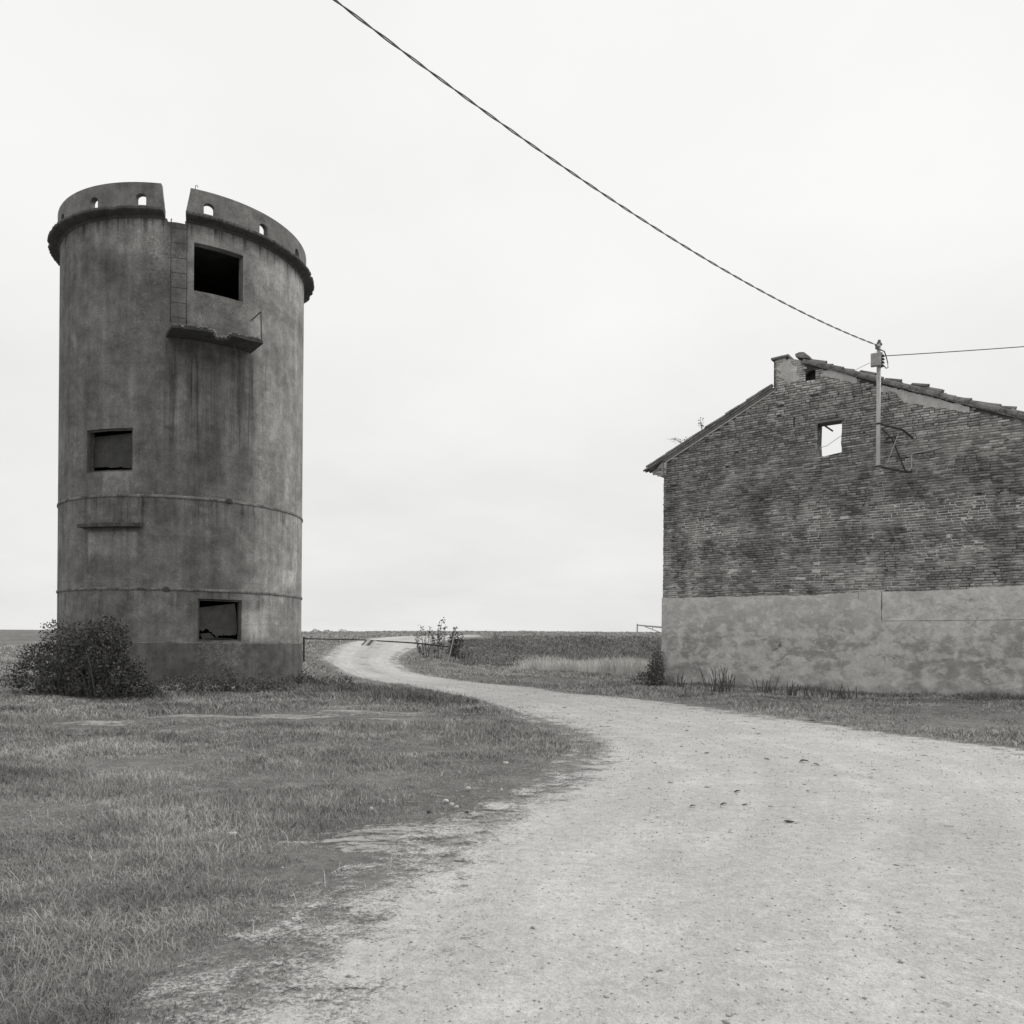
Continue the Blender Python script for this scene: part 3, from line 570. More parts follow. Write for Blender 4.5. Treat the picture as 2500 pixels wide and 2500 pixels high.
# ladder
lt0, lz0 = tow(414, 536, TR + .12); lb0, lzb0 = tow(420, 776, TR + .12); lt1, lz1 = tow(454, 540, TR + .12); lb1, lzb1 = tow(458, 782, TR + .12)
ld = MB(); tA, tB = (lt0 + lb0) / 2, (lt1 + lb1) / 2
za, zb_ = min(lzb0, lzb1), max(lz0, lz1)
for t in (tA, tB):
    ld.tube([tpt(t, za - .06, TR + .0), tpt(t, za, TR + .12), tpt(t, zb_, TR + .12), tpt(t, zb_ + .05, TR)], .014, 6)
for k in range(7):
    z = tow(417, 554.5 + k * 36.4, TR + .12)[1]; ld.tube([tpt(tA, z, TR + .12), tpt(tB, z, TR + .12)], .01, 5)
ld.build('ladder', M['rust'], tw)
hk, hkz = tow(489, 455, TRP - .08)
hk = nBt + .03; MB().tube([tpt(hk, ZPAR - .02, TRP - .08), tpt(hk, ZPAR + .13, TRP - .08), tpt(hk + .012, ZPAR + .16, TRP - .08), tpt(hk + .02, ZPAR + .1, TRP - .08)], .01, 5).build('rebar_hook', M['rust'], tw)

# ------------------------------------------------------------------ ruined brick house
C0 = at(1617, 1672, 26.8); C0.z = 0; TD = Vector((.806, -.592, 0)); HA = math.atan2(TD.y, TD.x); ND = Vector((-TD.y, TD.x, 0))
def hp(px, py, n=0.0):                                      # photo pixel -> (t, z) on the gable plane (offset n towards the building)
    d = ray(px, py); P0 = C0 + ND * n; k = (P0.x * ND.x + P0.y * ND.y) / (d.x * ND.x + d.y * ND.y); p = Vector((0, 0, EYE)) + d * k - C0
    return p.x * TD.x + p.y * TD.y, p.z
hs = tag(empty('brick_house', C0, HA), 'ruined brick farmhouse gable with plastered base and sky showing through its window', 'house')
GT = .45; TEND = 12.3
eL = hp(1622, 1128); aL = hp(1889, 953); aR = hp(1957, 886); eR_ = hp(2245, 960)
slR = (eR_[1] - aR[1]) / (eR_[0] - aR[0]); endz = aR[1] + slR * (TEND - aR[0])
cTL = hp(1890, 880); cTR = hp(1950, 872)
r = random.Random(21)
outl = [(0, -.4)]; z = .0
while z < eL[1]: outl.append((0 + r.uniform(-.012, .006), z)); z += .036
outl += [(.0, eL[1]), (aL[0], aL[1]), (aL[0], cTL[1])]
outl += [(cTL[0] + (cTR[0] - cTL[0]) * .45, cTL[1] + .03), (cTL[0] + (cTR[0] - cTL[0]) * .5, cTL[1] - .08), (cTL[0] + (cTR[0] - cTL[0]) * .62, cTL[1] - .02), (cTR[0] + .05, cTR[1] - .1), (cTR[0] + .1, aR[1] + .02), (TEND, endz), (TEND, -.4)]
outl = [(outl[0][0], outl[0][1])] + outl[1:]
gm = MB().prism([(t, 0, z) for t, z in outl], (0, GT, 0)).mesh('gable_wall')
def hcut(pts, n0=-.2, n1=.8): return MB().prism([(t, n0, z) for t, z in pts], (0, n1 - n0, 0)).mesh('c')
w0, w1 = hp(1996.5, 1034), hp(2055, 1024); w2, w3 = hp(2056, 1108), hp(1997, 1115)
wx0, wx1, wz0, wz1 = w0[0], w1[0], (w2[1] + w3[1]) / 2, (w0[1] + w1[1]) / 2
wpts = [(wx0 + .01, wz0 + .03), (wx0 + .2, wz0 - .01), (wx1 - .25, wz0 + .02), (wx1 + .02, wz0 + .05), (wx1 - .015, wz0 + .3), (wx1 + .01, wz1 - .2), (wx1, wz1), (wx0, wz1), (wx0 - .015, wz0 + .4)]
n0, n1 = hp(1967, 930), hp(1990.5, 926); nz1 = hp(1985, 902)[1]
nich = [(n0[0], n0[1]), (n1[0], n1[1] + .0), (n1[0], nz1 - .03), (n1[0] - .06, nz1), (n0[0] + .11, nz1 - .02), (n0[0] + .05, nz1 - .06), (n0[0], nz1 - .13)]
gm = cut(gm, [hcut(wpts), hcut(nich, -.2, .25)])
gw = link('gable_wall', gm, M['joint'], hs)
def inpoly(t, z, P):
    c = False; j = len(P) - 1
    for i in range(len(P)):
        if (P[i][1] > z) != (P[j][1] > z) and t < (P[j][0] - P[i][0]) * (z - P[i][1]) / (P[j][1] - P[i][1]) + P[i][0]: c = not c
        j = i
    return c
rects = ((wx0, wx1, wz0, wz1 + .02), (n0[0], n1[0], n0[1], nz1))
bp = []; bf = []; bs = []; rb = random.Random(77); row = 0; zc = 2.62
while zc < 10.2:
    rh = .071 + rb.uniform(-.003, .004); t = -.006 + rb.uniform(-.012, .008); cyc = rb.random() < .5; amp = rb.uniform(0, .012)
    while t < TEND:
        skip = False
        for (q0, q1, y0, y1) in rects:
            if y0 - .05 < zc < y1 and q0 - .02 < t < q1: t = q1 + .004; skip = True
        L0 = (.245 if rb.random() < .72 else .12) * rb.uniform(.88, 1.1)
        if t < .05: L0 = .25 if row % 2 else .13
        gap = rb.uniform(.006, .014); a, b = t, min(t + L0, TEND)
        for (q0, q1, y0, y1) in rects:
            if y0 - .05 < zc < y1 and a < q0 < b: b = q0 - .003
        if b - a < .03: t = b + gap; continue
        t = b + gap
        wv = .035 * (float(vnoise(np.array([a * .55]), np.array([zc * .5]), 3)[0]) - .5) * 2 + rb.uniform(-.003, .003)
        z0, z1 = zc + wv, zc + wv + rh - rb.uniform(.009, .016); m = (a + b) / 2
        if not (inpoly(max(a, .02), z1, outl) and inpoly(b, z1, outl)): continue
        if rb.random() < .004: continue
        d = -rb.choice((.006, .008, .011, .014, .018)) if zc > 5.3 or float(fbm(np.array([m * .9]), np.array([zc * .9]), 12)[0]) < .47 else -rb.choice((.0015, .003, .004)); i0 = len(bp); j = lambda: rb.uniform(-.006, .006)
        fr = [(a + j() + .003, d + j() * .6, z0 + j() + .002), (b + j() - .003, d + j() * .6, z0 + j() + .002), (b + j() - .003, d + j() * .6, z1 + j() - .002), (a + j() + .003, d + j() * .6, z1 + j() - .002)]
        bk_ = [(a, .01, z0), (b, .01, z0), (b, .01, z1), (a, .01, z1)]; bp += fr + bk_
        bf += [(i0, i0 + 1, i0 + 2, i0 + 3)] + [(i0 + (k + 1) % 4, i0 + k, i0 + 4 + k, i0 + 4 + (k + 1) % 4) for k in range(4)]
        bs += [min(1, max(0, rb.gauss(.46, .3)))] * 8
    zc += rh; row += 1
link('brickwork', npmesh('brickwork', np.array(bp), np.array(bf), 4, {'shade': np.array(bs)}), M['realbrick'], gw)
# flanking and back walls of the ruin
MB().box((0.002, GT, -.4), (.42, 9.0, eL[1] - .05)).build('side_wall', M['brick'], hs)
MB().box((TEND - .42, GT, -.4), (TEND - .002, 9.0, endz - .05)).build('side_wall', M['brick'], hs)
bk = [(.42, -.4)] + [(.42 + (TEND - .84) * k / 20, 4.2 + .5 * math.sin(k * 1.7) + .3 * math.sin(k * 4.1)) for k in range(21)] + [(TEND - .42, -.4)]
MB().prism([(t, 8.55, z) for t, z in bk], (0, .44, 0)).build('rear_wall', M['brick'], hs)
# plaster on the ground floor
pt = [(-.03, -.35)]
tops = [(1617, 1459.6), (1640, 1461), (1690, 1459), (1768, 1456.5), (1820, 1457), (1870, 1454), (1990, 1453.5), (2040, 1448.5), (2094, 1446), (2096, 1444), (2150, 1441.5), (2153, 1445), (2250, 1443.5), (2350, 1438), (2450, 1432), (2560, 1424)]
tp = [hp(*q) for q in tops]; r = random.Random(5); line = []
for (ta, za), (tb, zb) in zip(tp[:-1], tp[1:]):
    m = max(2, int((tb - ta) / .09))
    for k in range(m): line.append((ta + (tb - ta) * k / m, za + (zb - za) * k / m + r.uniform(-.012, .012)))
line[0] = (-.03, line[0][1]); zE = line[-1][1]
pt = [(-.03, -.35)] + line + [(TEND + .02, zE), (TEND + .02, -.35)]
pm = MB().prism([(t, -.03, z) for t, z in pt], (0, .028, 0)).mesh('plaster_dado')
crk = []
def holep(cxp, pts): return MB().prism([(t, -.1, z) for t, z in pts], (0, .12, 0)).mesh('c')
q = [hp(1906, 1570), hp(1911, 1577), hp(1910, 1583), (hp(1902, 1588)), hp(1893, 1588), hp(1886, 1591), hp(1890, 1584), hp(1899, 1582), hp(1902, 1574)]
q2 = [hp(1917, 1598), hp(1933, 1594), hp(1938, 1601), hp(1930, 1605), hp(1920, 1607), hp(1905, 1616), hp(1892, 1617), hp(1910, 1609)]
sx = hp(2153, 1480)[0]; q3 = [(sx - .012, hp(2153, 1516)[1]), (sx + .012, hp(2153, 1516)[1]), (sx + .014, hp(2153, 1446)[1] + .3), (sx - .012, hp(2153, 1446)[1] + .3)]
zj = hp(2200, 1516)[1]; q4 = [(sx, zj - .006), (TEND + .1, zj - .006), (TEND + .1, zj + .006), (sx, zj + .006)]; sx2 = hp(2096, 1450)[0]; q5 = [(sx2 - .006, hp(2096, 1466)[1]), (sx2 + .006, hp(2096, 1466)[1]), (sx2 + .008, 3.5), (sx2 - .006, 3.5)]
pm = cut(pm, [holep(0, q), holep(0, q2), holep(0, q3), holep(0, q4), holep(0, q5)])
link('plaster_dado', pm, M['plaster'], hs)
MB().box((-.03, 0.0, -.35), (-.002, 8.9, line[0][1] - .02)).build('side_plaster', M['plaster'], hs)
zs = hp(2115, 1697)[1]; MB().box((-.02, -.055, zs - .10), (TEND, -.032, zs)).build('base_ledge', M['plaster'], hs)
# window lintel and bits
lm = MB(); la, lb = hp(1990, 1034.5, -.02), hp(2058, 1023.5, -.02)
lm.box((la[0], -.045, wz1 - .012), (lb[0], .40, wz1 + .055)).build('lintel', M['wood'], hs)
MB().tube([(wx0 + .12, .3, wz1 - .03), (wx0 + .33, .38, wz1 - .2)], .025, 6).build('broken_stick', M['wood'], hs)
MB().tube([(wx0 - .05, -.03, wz0 + .22), (wx0 + .25, .05, wz0 + .3), (wx1 + .02, .2, wz0 + .62)], .007, 5).build('loose_wire', M['cable'], hs)
# chimney stub: rendered faces, cap tiles
ch = MB(); cz0 = aL[1] - .35
ca0, ca1, cb0, cb1 = hp(1903, 915), hp(1950, 884), hp(1945, 921), hp(1915, 945)
rc = random.Random(31); cc = hp(1925, 908); chp = []
for k in range(30):
    an = 2 * math.pi * k / 30; q = 1 + rc.uniform(-.22, .22); chp.append((cc[0] + .3 * math.cos(an) * q, cc[1] + .34 * math.sin(an) * q - .14 * math.cos(an) * q))
chm = ch.prism([(t, -.024, z) for t, z in chp], (0, .016, 0)).build('chimney', M['chim'], hs)
chb = MB().box((aL[0] - .013, GT + .002, aL[1] - .3), (cTR[0] + .05, GT + .5, cTL[1] - .06)).build('stack', M['chim'], chm)
cp = MB(); cw = cTR[0] - cTL[0]
cp.box((aL[0] - .07, -.07, cTL[1] + .012), (cTL[0] + cw * .62, .62, cTL[1] + .07), Matrix.Translation((aL[0], 0, cTL[1])) @ Matrix.Rotation(-.03, 4, 'Y') @ Matrix.Translation((-aL[0], 0, -cTL[1])))
cp.build('cap_tile', M['tile'], chm)
def coppo(mb, p, ax, up, L, r0, r1, n=7, th=.016):        # half-barrel clay tile along ax, convex to up
    ax = Vector(ax).normalized(); up = Vector(up).normalized(); sd_ = ax.cross(up).normalized(); v = []; f = []
    for e, (q, rr) in enumerate(((Vector(p), r0), (Vector(p) + ax * L, r1))):
        for s in (0, 1):
            for k in range(n):
                an = math.pi * k / (n - 1); v.append(q + sd_ * math.cos(an) * (rr - s * th) + up * math.sin(an) * (rr - s * th))
    def I(e, s, k): return e * 2 * n + s * n + k
    for k in range(n - 1):
        f += [(I(0, 0, k), I(0, 0, k + 1), I(1, 0, k + 1), I(1, 0, k)), (I(0, 1, k), I(1, 1, k), I(1, 1, k + 1), I(0, 1, k + 1)), (I(0, 0, k), I(0, 1, k), I(0, 1, k + 1), I(0, 0, k + 1)), (I(1, 0, k), I(1, 0, k + 1), I(1, 1, k + 1), I(1, 1, k))]
    for k in (0, n - 1): f.append((I(0, 0, k), I(1, 0, k), I(1, 1, k), I(0, 1, k)))
    mb.add(v, f)
b1, b2 = hp(1944, 871), hp(1977, 872); MB().prism([(b1[0], -.06, b1[1] - .02), (b2[0] + .02, -.06, b2[1] - .06), (b2[0] + .02, -.06, b2[1] + .0), (b1[0] + .24, -.06, b1[1] + .075), (b1[0] + .1, -.06, b1[1] + .1), (b1[0] - .02, -.06, b1[1] + .07)], (0, .5, 0)).build('cap_tile', M['tile'], chm)
def ragged(P, step=.07, amp=.03, seed=1):
    r_ = random.Random(seed); o_ = []
    for k in range(len(P)):
        a, b = Vector(P[k]), Vector(P[(k + 1) % len(P)]); m_ = max(1, int((b - a).length / step))
        for q_ in range(m_): o_.append(a.lerp(b, q_ / m_) + Vector((r_.uniform(-amp, amp), 0, r_.uniform(-amp, amp * .3))))
    return o_
# roof remains: right slope
rf_ = tag(MB().prism([(aR[0] + .05, -.02, aR[1] + .02), (TEND + .15, -.02, endz + .0), (TEND + .15, -.02, endz + .06), (aR[0] + .05, -.02, aR[1] + .08)], (0, 1.05, 0)).build('roof', M['mortar'], hs))
hb = MB(); axR = Vector((1, 0, slR)).normalized(); upR = Vector((-axR.z, 0, axR.x)); L = TEND - aR[0]
k = 0; r = random.Random(8)
while k * .13 < L:                                           # header course under the verge tiles
    a = k * .13 + .008; p = Vector((aR[0], 0, aR[1])) + axR * (a / axR.x if False else a)
    hb.prism([p + upR * .0 + Vector((0, -.06 - r.uniform(0, .015), 0)), p + axR * .118 + Vector((0, -.06 - r.uniform(0, .01), 0)), p + axR * .118 + upR * .062 + Vector((0, -.06, 0)), p + upR * .06 + Vector((0, -.06, 0))], (0, .058, 0)); k += 1
hb.build('verge_bricks', M['mortar'], rf_)
tl_ = MB(); s = 0.02; i = 0
while s < L + .1:
    p = Vector((aR[0], -.0, aR[1])) + axR * s + upR * (.045 + .008 * (i % 3))
    coppo(tl_, p + Vector((0, .005 + r.uniform(-.02, .02), 0)), axR + Vector((0, 0, r.uniform(-.02, .02))), upR + Vector((0, -.3, 0)), .47, .085, .115); s += .39 + r.uniform(-.02, .02); i += 1
for row in range(1, 5):                                      # tiles further in, partly lost
    s = r.uniform(0, .3)
    while s < L:
        if r.random() < .6:
            p = Vector((aR[0], row * .2, aR[1])) + axR * s + upR * (.09 + r.uniform(0, .1)); coppo(tl_, p, axR + Vector((0, r.uniform(-.1, .1), r.uniform(-.03, .2))), upR, .44, .08, .095)
        s += .37
tl_.build('roof_tiles', M['tile'], rf_)
p0, p1 = hp(2022, 911), hp(2092, 927); MB().prism(ragged([(p0[0] - .25, -.022, p0[1] - .0), (p1[0], -.022, p1[1] - .1), (p1[0], -.022, p1[1] + .02), (p0[0] + .1, -.022, p0[1] + .12)], seed=2), (0, .02, 0)).build('plaster_patch', M['pale'], hs)
p0, p1 = hp(2152, 938), hp(2246, 962); MB().prism(ragged([(p0[0], -.022, p0[1] - .22), (p0[0] + .3, -.022, p0[1] - .24), (p1[0] - .4, -.022, p1[1] - .16), (p1[0] + 1.2, -.022, p1[1] - .16 + slR * 1.2), (p1[0] + 1.2, -.022, p1[1] - .0 + slR * 1.2), (p0[0], -.022, p0[1] - .01)], seed=3), (0, .02, 0)).build('plaster_patch', M['pale'], hs)
# roof remains: left slope
axL = Vector((eL[0] - aL[0], 0, eL[1] - aL[1])); LL = axL.length; axL.normalize(); upL = Vector((-axL.z, 0, axL.x)); upL = upL if upL.z > 0 else -upL
tipz = hp(1577, 1148); ov = .55
A_ = Vector((aL[0], 0, aL[1])); Eend = A_ + axL * (LL + ov)
rl = MB().prism([A_ + Vector((0, -.1, .0)) + upL * .075, Eend + Vector((0, -.1, 0)) + upL * .075, Eend + upL * .125 + Vector((0, -.1, 0)), A_ + upL * .125 + Vector((0, -.1, 0))], (0, 1.15, 0)).build('roof', M['mortar'], hs)
MB().prism([A_ + Vector((0, -.055, 0)) + upL * .0, A_ + axL * LL + Vector((0, -.055, 0)), A_ + axL * LL + upL * .072 + Vector((0, -.055, 0)), A_ + upL * .072 + Vector((0, -.055, 0))], (0, .054, 0)).build('rake_board', M['wood'], rl)
MB().prism([A_ - upL * .055 + Vector((0, -.02, 0)), A_ + axL * (LL - .05) - upL * .055 + Vector((0, -.02, 0)), A_ + axL * (LL - .05) - upL * .003 + Vector((0, -.02, 0)), A_ - upL * .003 + Vector((0, -.02, 0))], (0, .018, 0)).build('plaster_strip', M['pale'], rl)
t2 = MB(); s = -.05; i = 0
while s < LL + ov - .12:
    p = A_ + axL * s + upL * (.115 + .012 * (i % 2)); coppo(t2, p + Vector((0, -.05 + r.uniform(-.02, .02), 0)), axL, upL, .48, .075, .095); s += .38 + r.uniform(-.03, .03); i += 1
for row in range(1, 6):
    s = r.uniform(-.1, .2)
    while s < LL + ov - .2:
        p = A_ + axL * s + upL * (.12 + r.uniform(0, .02)); coppo(t2, p + Vector((0, -.05 + row * .2, 0)), axL, upL, .46, .075, .095); s += .38
t2.build('roof_tiles', M['tile'], rl)
e1 = hp(1616, 1165)
ev = MB(); ev.prism([(-.004, -.05, e1[1] + .0), (-.19, -.05, e1[1] + .05), (-.36, -.05, e1[1] + .13), (-.40, -.05, e1[1] + .2), (-.26, -.05, e1[1] + .27), (-.004, -.05, eL[1] + .03)], (0, 9.0, 0)).build('eave_cornice', M['brick'], hs)
ev2 = MB(); ev2.box((-.37, -.07, e1[1] + .085), (-.2, -.052, e1[1] + .14)).box((-.2, -.07, e1[1] + .02), (-.02, -.052, e1[1] + .08)).build('corbel_bricks', M['mortar'], hs)
MB().box((-.003, -.016, e1[1] - .0), (.09, -.001, eL[1] - .02)).build('plaster_strip', M['pale'], hs)
MB().box((wx0 - .7 + .0, -.02, 9.0 - 9.0 + hp(1868, 1040)[1] - .16), (wx0 - .66, -.001, hp(1868, 1040)[1] + .12)).build('wall_tie', M['rust'], hs)

# ------------------------------------------------------------------ service mast on the gable
def hw_(t, n, z): return C0 + TD * t + ND * n + Vector((0, 0, z))
NM = -.62
tm, zmt = hp(2145.8, 840, NM); _, zmb = hp(2145.8, 1146, NM)
ms = tag(empty('service_mast', hw_(tm, NM, 0), HA), 'galvanised steel service mast bracketed to the brick gable, carrying a junction box', 'mast')
def L_(px, py, n): t, z = hp(px, py, n); return Vector((t - tm, n - NM, z))
MB().tube([(0, 0, zmb), (0, 0, zmb + .15), (0, 0, zmt)], [.062, .057, .057], 16).build('pole', M['zinc'], ms, True)
MB().tube([(0, 0, zmt), (0, 0, zmt + .04)], [.06, .06], 12).tube([(-.09, 0, zmt - .02), (.08, 0, zmt - .02)], .035, 8).tube([(-.02, 0, zmt - .12), (-.02, 0, zmt - .07)], [.075, .07], 10).tube([(.0, -.02, zmt + .04), (.02, -.02, zmt + .1)], .04, 8).build('insulator', M['cable'], ms)
q0, q1 = L_(2126, 870, NM), L_(2154, 895, NM)
bx = MB().box((q0.x + .02, -.2, q1.z + .0), (q1.x - .02, -.065, q0.z), Matrix.Rotation(.12, 4, 'Z')).build('junction_box', M['boxpaint'], ms)
it = MB()
for k in range(4): it.tube([(.10, .0, q1.z + .0 + k * .09), (.10, 0, q1.z + .05 + k * .09)], [.055, .03], 10)
it.box((.05, -.02, q1.z - .02), (.09, .02, q0.z + .05)).build('insulator', M['rust'], ms)
def wc(pts, r, mat, name, par): return MB().tube(pts, r, 6).build(name, mat, par)
wc([L_(2137, 843, NM), L_(2140, 851, NM - .05), L_(2150, 854, NM - .07), L_(2159, 858, NM - .05), L_(2163, 869, NM), L_(2167, 885, NM), L_(2168, 898, NM), L_(2163, 899, NM), L_(2158, 893, NM)], .016, M['cable'], 'cable_tail', ms)
wall_n = -.03 - .0
MB().tube([(0, 0, zmb + .055), (0, 0, zmb + .1)], .07, 12).build('clamp', M['rust'], ms); MB().tube([(0, 0, L_(2146, 1035, NM).z - .02), (0, 0, L_(2146, 1035, NM).z + .025)], .068, 12).build('clamp', M['rust'], ms)
U0 = L_(2152, 1036, NM); U1 = L_(2203, 1049, -.36); U2 = L_(2230, 1071, 0.02)
B0 = L_(2152, 1140, NM); B1 = L_(2205, 1151, -.36); B2 = L_(2226, 1152, .02)
MB().tube([U0, U1, U2], .03, 8).build('bracket_arm', M['rust'], ms); MB().tube([B0, B1, B2], .03, 8).build('bracket_arm', M['rust'], ms)
MB().tube([L_(2153, 1047, NM), L_(2178, 1072, -.3), L_(2210, 1150, .0)], .017, 6).build('brace', M['rust'], ms)
MB().tube([L_(2196, 1052, -.3), L_(2166, 1130, -.3)], .012, 6).build('brace', M['zinc'], ms)
MB().tube([L_(2158, 1081, -.02), L_(2186, 1077, -.02)], .02, 6).build('wall_bracket', M['rust'], ms)
MB().tube([L_(2155, 1144, NM + .05), L_(2204, 1152, -.3), L_(2220, 1149, -.08), L_(2225.5, 1141, -.05), L_(2225, 1112, -.05), L_(2228, 1107, -.05), L_(2246, 1104, -.05), L_(2300, 1092, -.05)], .017, 8).build('conduit', M['zinc'], ms)
# twisted service cable
Pm = hw_(tm, NM, zmt - .01) + Vector((-.1, 0, 0)); Q = at(1435, 448, 14.2); dQ = Q - Pm
ptsA, ptsB = [], []; TT = 2.15; NS = 900
def cpos(u):
    p = Pm + dQ * u; return p + Vector((0, 0, -1.05 * (u * (TT - u)) / ((TT / 2) ** 2) + 1.05 * (1 * (TT - 1)) / ((TT / 2) ** 2) * u))
LNG = dQ.length; dd = dQ.normalized(); sa = dd.cross(Vector((0, 0, 1))).normalized(); sb = sa.cross(dd)
for i in range(NS + 1):
    u = TT * i / NS; ph = 2 * math.pi * u * LNG / .95; o_ = (sa * math.cos(ph) + sb * math.sin(ph)) * .0112; ptsA.append(cpos(u) + o_); ptsB.append(cpos(u) - o_)
ca = tag(empty('overhead_cable', Pm), 'thick twisted overhead cable sagging up to the left from the mast', 'cable')
for pp in (ptsA, ptsB): MB().tube([p - Pm for p in pp], .0092, 6).build('strand', M['cable'], ca)
e0 = hw_(tm + .1, NM, q0.z - .05 + 0); e0.z = (hw_(0, 0, 0) + Vector((0, 0, L_(2156, 869, NM).z))).z; e1_ = at(2245, 861, e0.y - .15); e2 = e0 + (e1_ - e0) * 15
pts = [e0 + (e2 - e0) * (k / 30) + Vector((0, 0, -.12 * 4 * (k / 30) * (1 - k / 30))) for k in range(31)]
wr = MB().tube(pts, .012, 6)
tag(wr.build('overhead_wire', M['cable']), 'thin overhead wire running right from the mast over the roof', 'wire')
e3 = hw_(tm - .25, NM + .05, L_(2122, 885, NM).z); pts = [e3, e3 + (at(2100, 897, e3.y + 2.2) - e3) * .5, at(2100, 897, e3.y + 2.2), at(2060, 920, e3.y + 6)]
tag(MB().tube(pts, .007, 5).build('stay_wire', M['cable']), 'short thin wire slanting down left from the junction box behind the roof', 'wire')

# ------------------------------------------------------------------ vegetation builders
def leaf_mesh(name, P, size, aspect=.6, up=.3, rng=RNG, droop=None):
    n = len(P); sz = size * rng.uniform(.6, 1.4, n); d = rng.normal(size=(n, 3)); d[:, 2] += up; d /= np.linalg.norm(d, axis=1)[:, None]
    e = rng.normal(size=(n, 3)); s = np.cross(d, e); s /= np.linalg.norm(s, axis=1)[:, None]
    a = P; m1 = P + d * (sz * .5)[:, None] + s * (sz * aspect * .5)[:, None]; m2 = P + d * (sz * .5)[:, None] - s * (sz * aspect * .5)[:, None]; tp = P + d * sz[:, None]
    co = np.stack([a, m1, tp, m2], 1).reshape(-1, 3); f = np.arange(4 * n).reshape(n, 4)
    return npmesh(name, co, f, 4, {'shade': np.repeat(rng.uniform(0, 1, n), 4)})
def blob_pts(blobs, rng=RNG):
    out = []
    for (x, y, z, rx, ry, rz, n) in blobs:
        d = rng.normal(size=(n, 3)); d /= np.linalg.norm(d, axis=1)[:, None]; rr = rng.uniform(.25, 1, n) ** .45; lump = 1 + .35 * np.sin(d[:, 0] * 5 + x) * np.sin(d[:, 2] * 6 + y)
        q = d * (rr * lump)[:, None] * np.array([rx, ry, rz]) + np.array([x, y, z]); out.append(q)
    return np.concatenate(out)
def bush(name, loc, blobs, size, mat, label, cat, stems=14, sr=.012, group=None, aspect=.6, up=.3, floor=.0):
    o = tag(empty(name, loc), label, cat, group); P = blob_pts(blobs); P = P[P[:, 2] > floor]
    link('foliage', leaf_mesh('foliage', P, size, aspect, up), mat, o)
    mb = MB(); r = random.Random(sum(map(ord, label)))
    for k in range(stems):
        q = Vector(P[r.randrange(len(P))]); b = Vector((q.x * .6 + r.uniform(-.2, .2), q.y * .6, -.05)); m = (q + b) / 2 + Vector((r.uniform(-.15, .15), r.uniform(-.1, .1), .2 * abs(q.z)))
        mb.tube([b, m, q], [sr, sr * .8, sr * .35], 5)
    mb.build('stems', M['stem'], o); return o
def G(px, py):
    q = ground_hit(px, py); return Vector((q[0], q[1], gz(*q)))
# big bramble left of / in front of the tower
g0 = G(250, 1708)
bush('bramble_thicket', g0, [(-.3, .3, .75, .75, .6, .95, 7000), (.35, .2, .4, .55, .5, .65, 3800), (-1.15, .6, .8, .8, .7, .95, 6000), (-2.0, 1., .45, .8, .6, .6, 2600), (.0, .3, 1.35, .45, .45, .5, 2200), (.75, .3, .15, .5, .4, .3, 1100)], .055, M['bramble'], 'tall dark bramble thicket leaning against the left side of the tower', 'bush', 130, .009)
for i, (px, py, w, h, n, lb) in enumerate(((345, 1704, .5, .3, 900, 'low ragged bramble beside the tall thicket at the tower foot'), (470, 1700, .75, .36, 1500, 'low bramble at the tower foot below the lower window'), (545, 1694, .8, .42, 1900, 'dark mound of bramble at the tower foot right of the lower window'), (640, 1690, .7, .35, 1400, 'trailing bramble at the tower foot near its right edge'), (735, 1680, .75, .34, 1500, 'bramble around the right edge of the tower base'), (835, 1684, .8, .26, 1000, 'isolated low bramble in rank grass right of the tower'))):
    bush('bramble', G(px, py), [(-.4 * w, 0, h * .3, w * .6, .3, h * .75, n // 2), (.1 * w, .1, h * .5, w * .35, .3, h * 1.0, n // 3), (.5 * w, .05, h * .15, w * .5, .3, h * .6, n // 3)], .052, M['leaf'], lb, 'bush', 12, .007, 'brambles round the tower foot')
# shrub at the house corner
bush('corner_shrub', G(1592, 1676), [(.22, .3, .35, .25, .5, .6, 1100), (-.1, .5, .15, .45, .4, .35, 900), (.3, .8, .75, .22, .4, .5, 600), (.1, .5, .55, .2, .3, .4, 300)], .06, M['leaf'], 'dark shrub growing against the left corner of the brick house', 'bush', 40, .007)
# stalks at the barrier
def stalks(loc, items, label, leafn, size, mat='leafpale', group=None, cat='shrub'):
    o = tag(empty('dry_shrub', loc), label, cat, group); mb = MB(); P = []; r = random.Random(len(label))
    for (x, y, h, lx) in items:
        b = Vector((x, y, -.05)); t = Vector((x + lx, y + r.uniform(-.15, .15), h)); m = (b + t) / 2 + Vector((r.uniform(-.08, .08), 0, 0)); mb.tube([b, m, t], [.022, .016, .006], 5)
        for k in range(leafn):
            u = r.uniform(.22, 1.02); p = b.lerp(t, u) + Vector((r.gauss(0, .055), r.gauss(0, .06), r.gauss(0, .05))); P.append(p)
            if r.random() < .2: mb.tube([b.lerp(t, u * .95), p], .005, 4)
    link('foliage', leaf_mesh('foliage', np.array([tuple(p) for p in P]), size, .45, -.4), M[mat], o); mb.build('stems', M['stem'], o); return o
stalks(G(1042, 1607), [(-.3, 0, 1.35, -.28), (-.15, .1, 1.75, -.2), (.0, 0, 1.45, -.08), (.1, .1, 1.6, .03), (-.2, .2, .9, -.35), (.25, 0, 1.1, .08)], 'leggy dry shrub with hanging leaves left of the pale barrier post', 34, .13, 'leaf')
stalks(G(1066, 1608), [(.0, 0, 1.9, .1), (.06, .1, 2.12, .22), (.2, 0, 1.85, .25), (-.1, 0, 1.35, -.12)], 'tallest slender shrub with a leafy tip behind the barrier bar', 46, .15, 'leaf')
stalks(G(1102, 1604), [(.0, .2, 1.55, .15), (.15, .2, 1.35, .2), (-.15, .2, 1.2, .1), (.25, .3, 1.2, .3), (.1, .2, 1.0, .1), (.05, .3, 1.4, .0)], 'bushy dark shrub around the leaning stake', 75, .14, 'leaf')
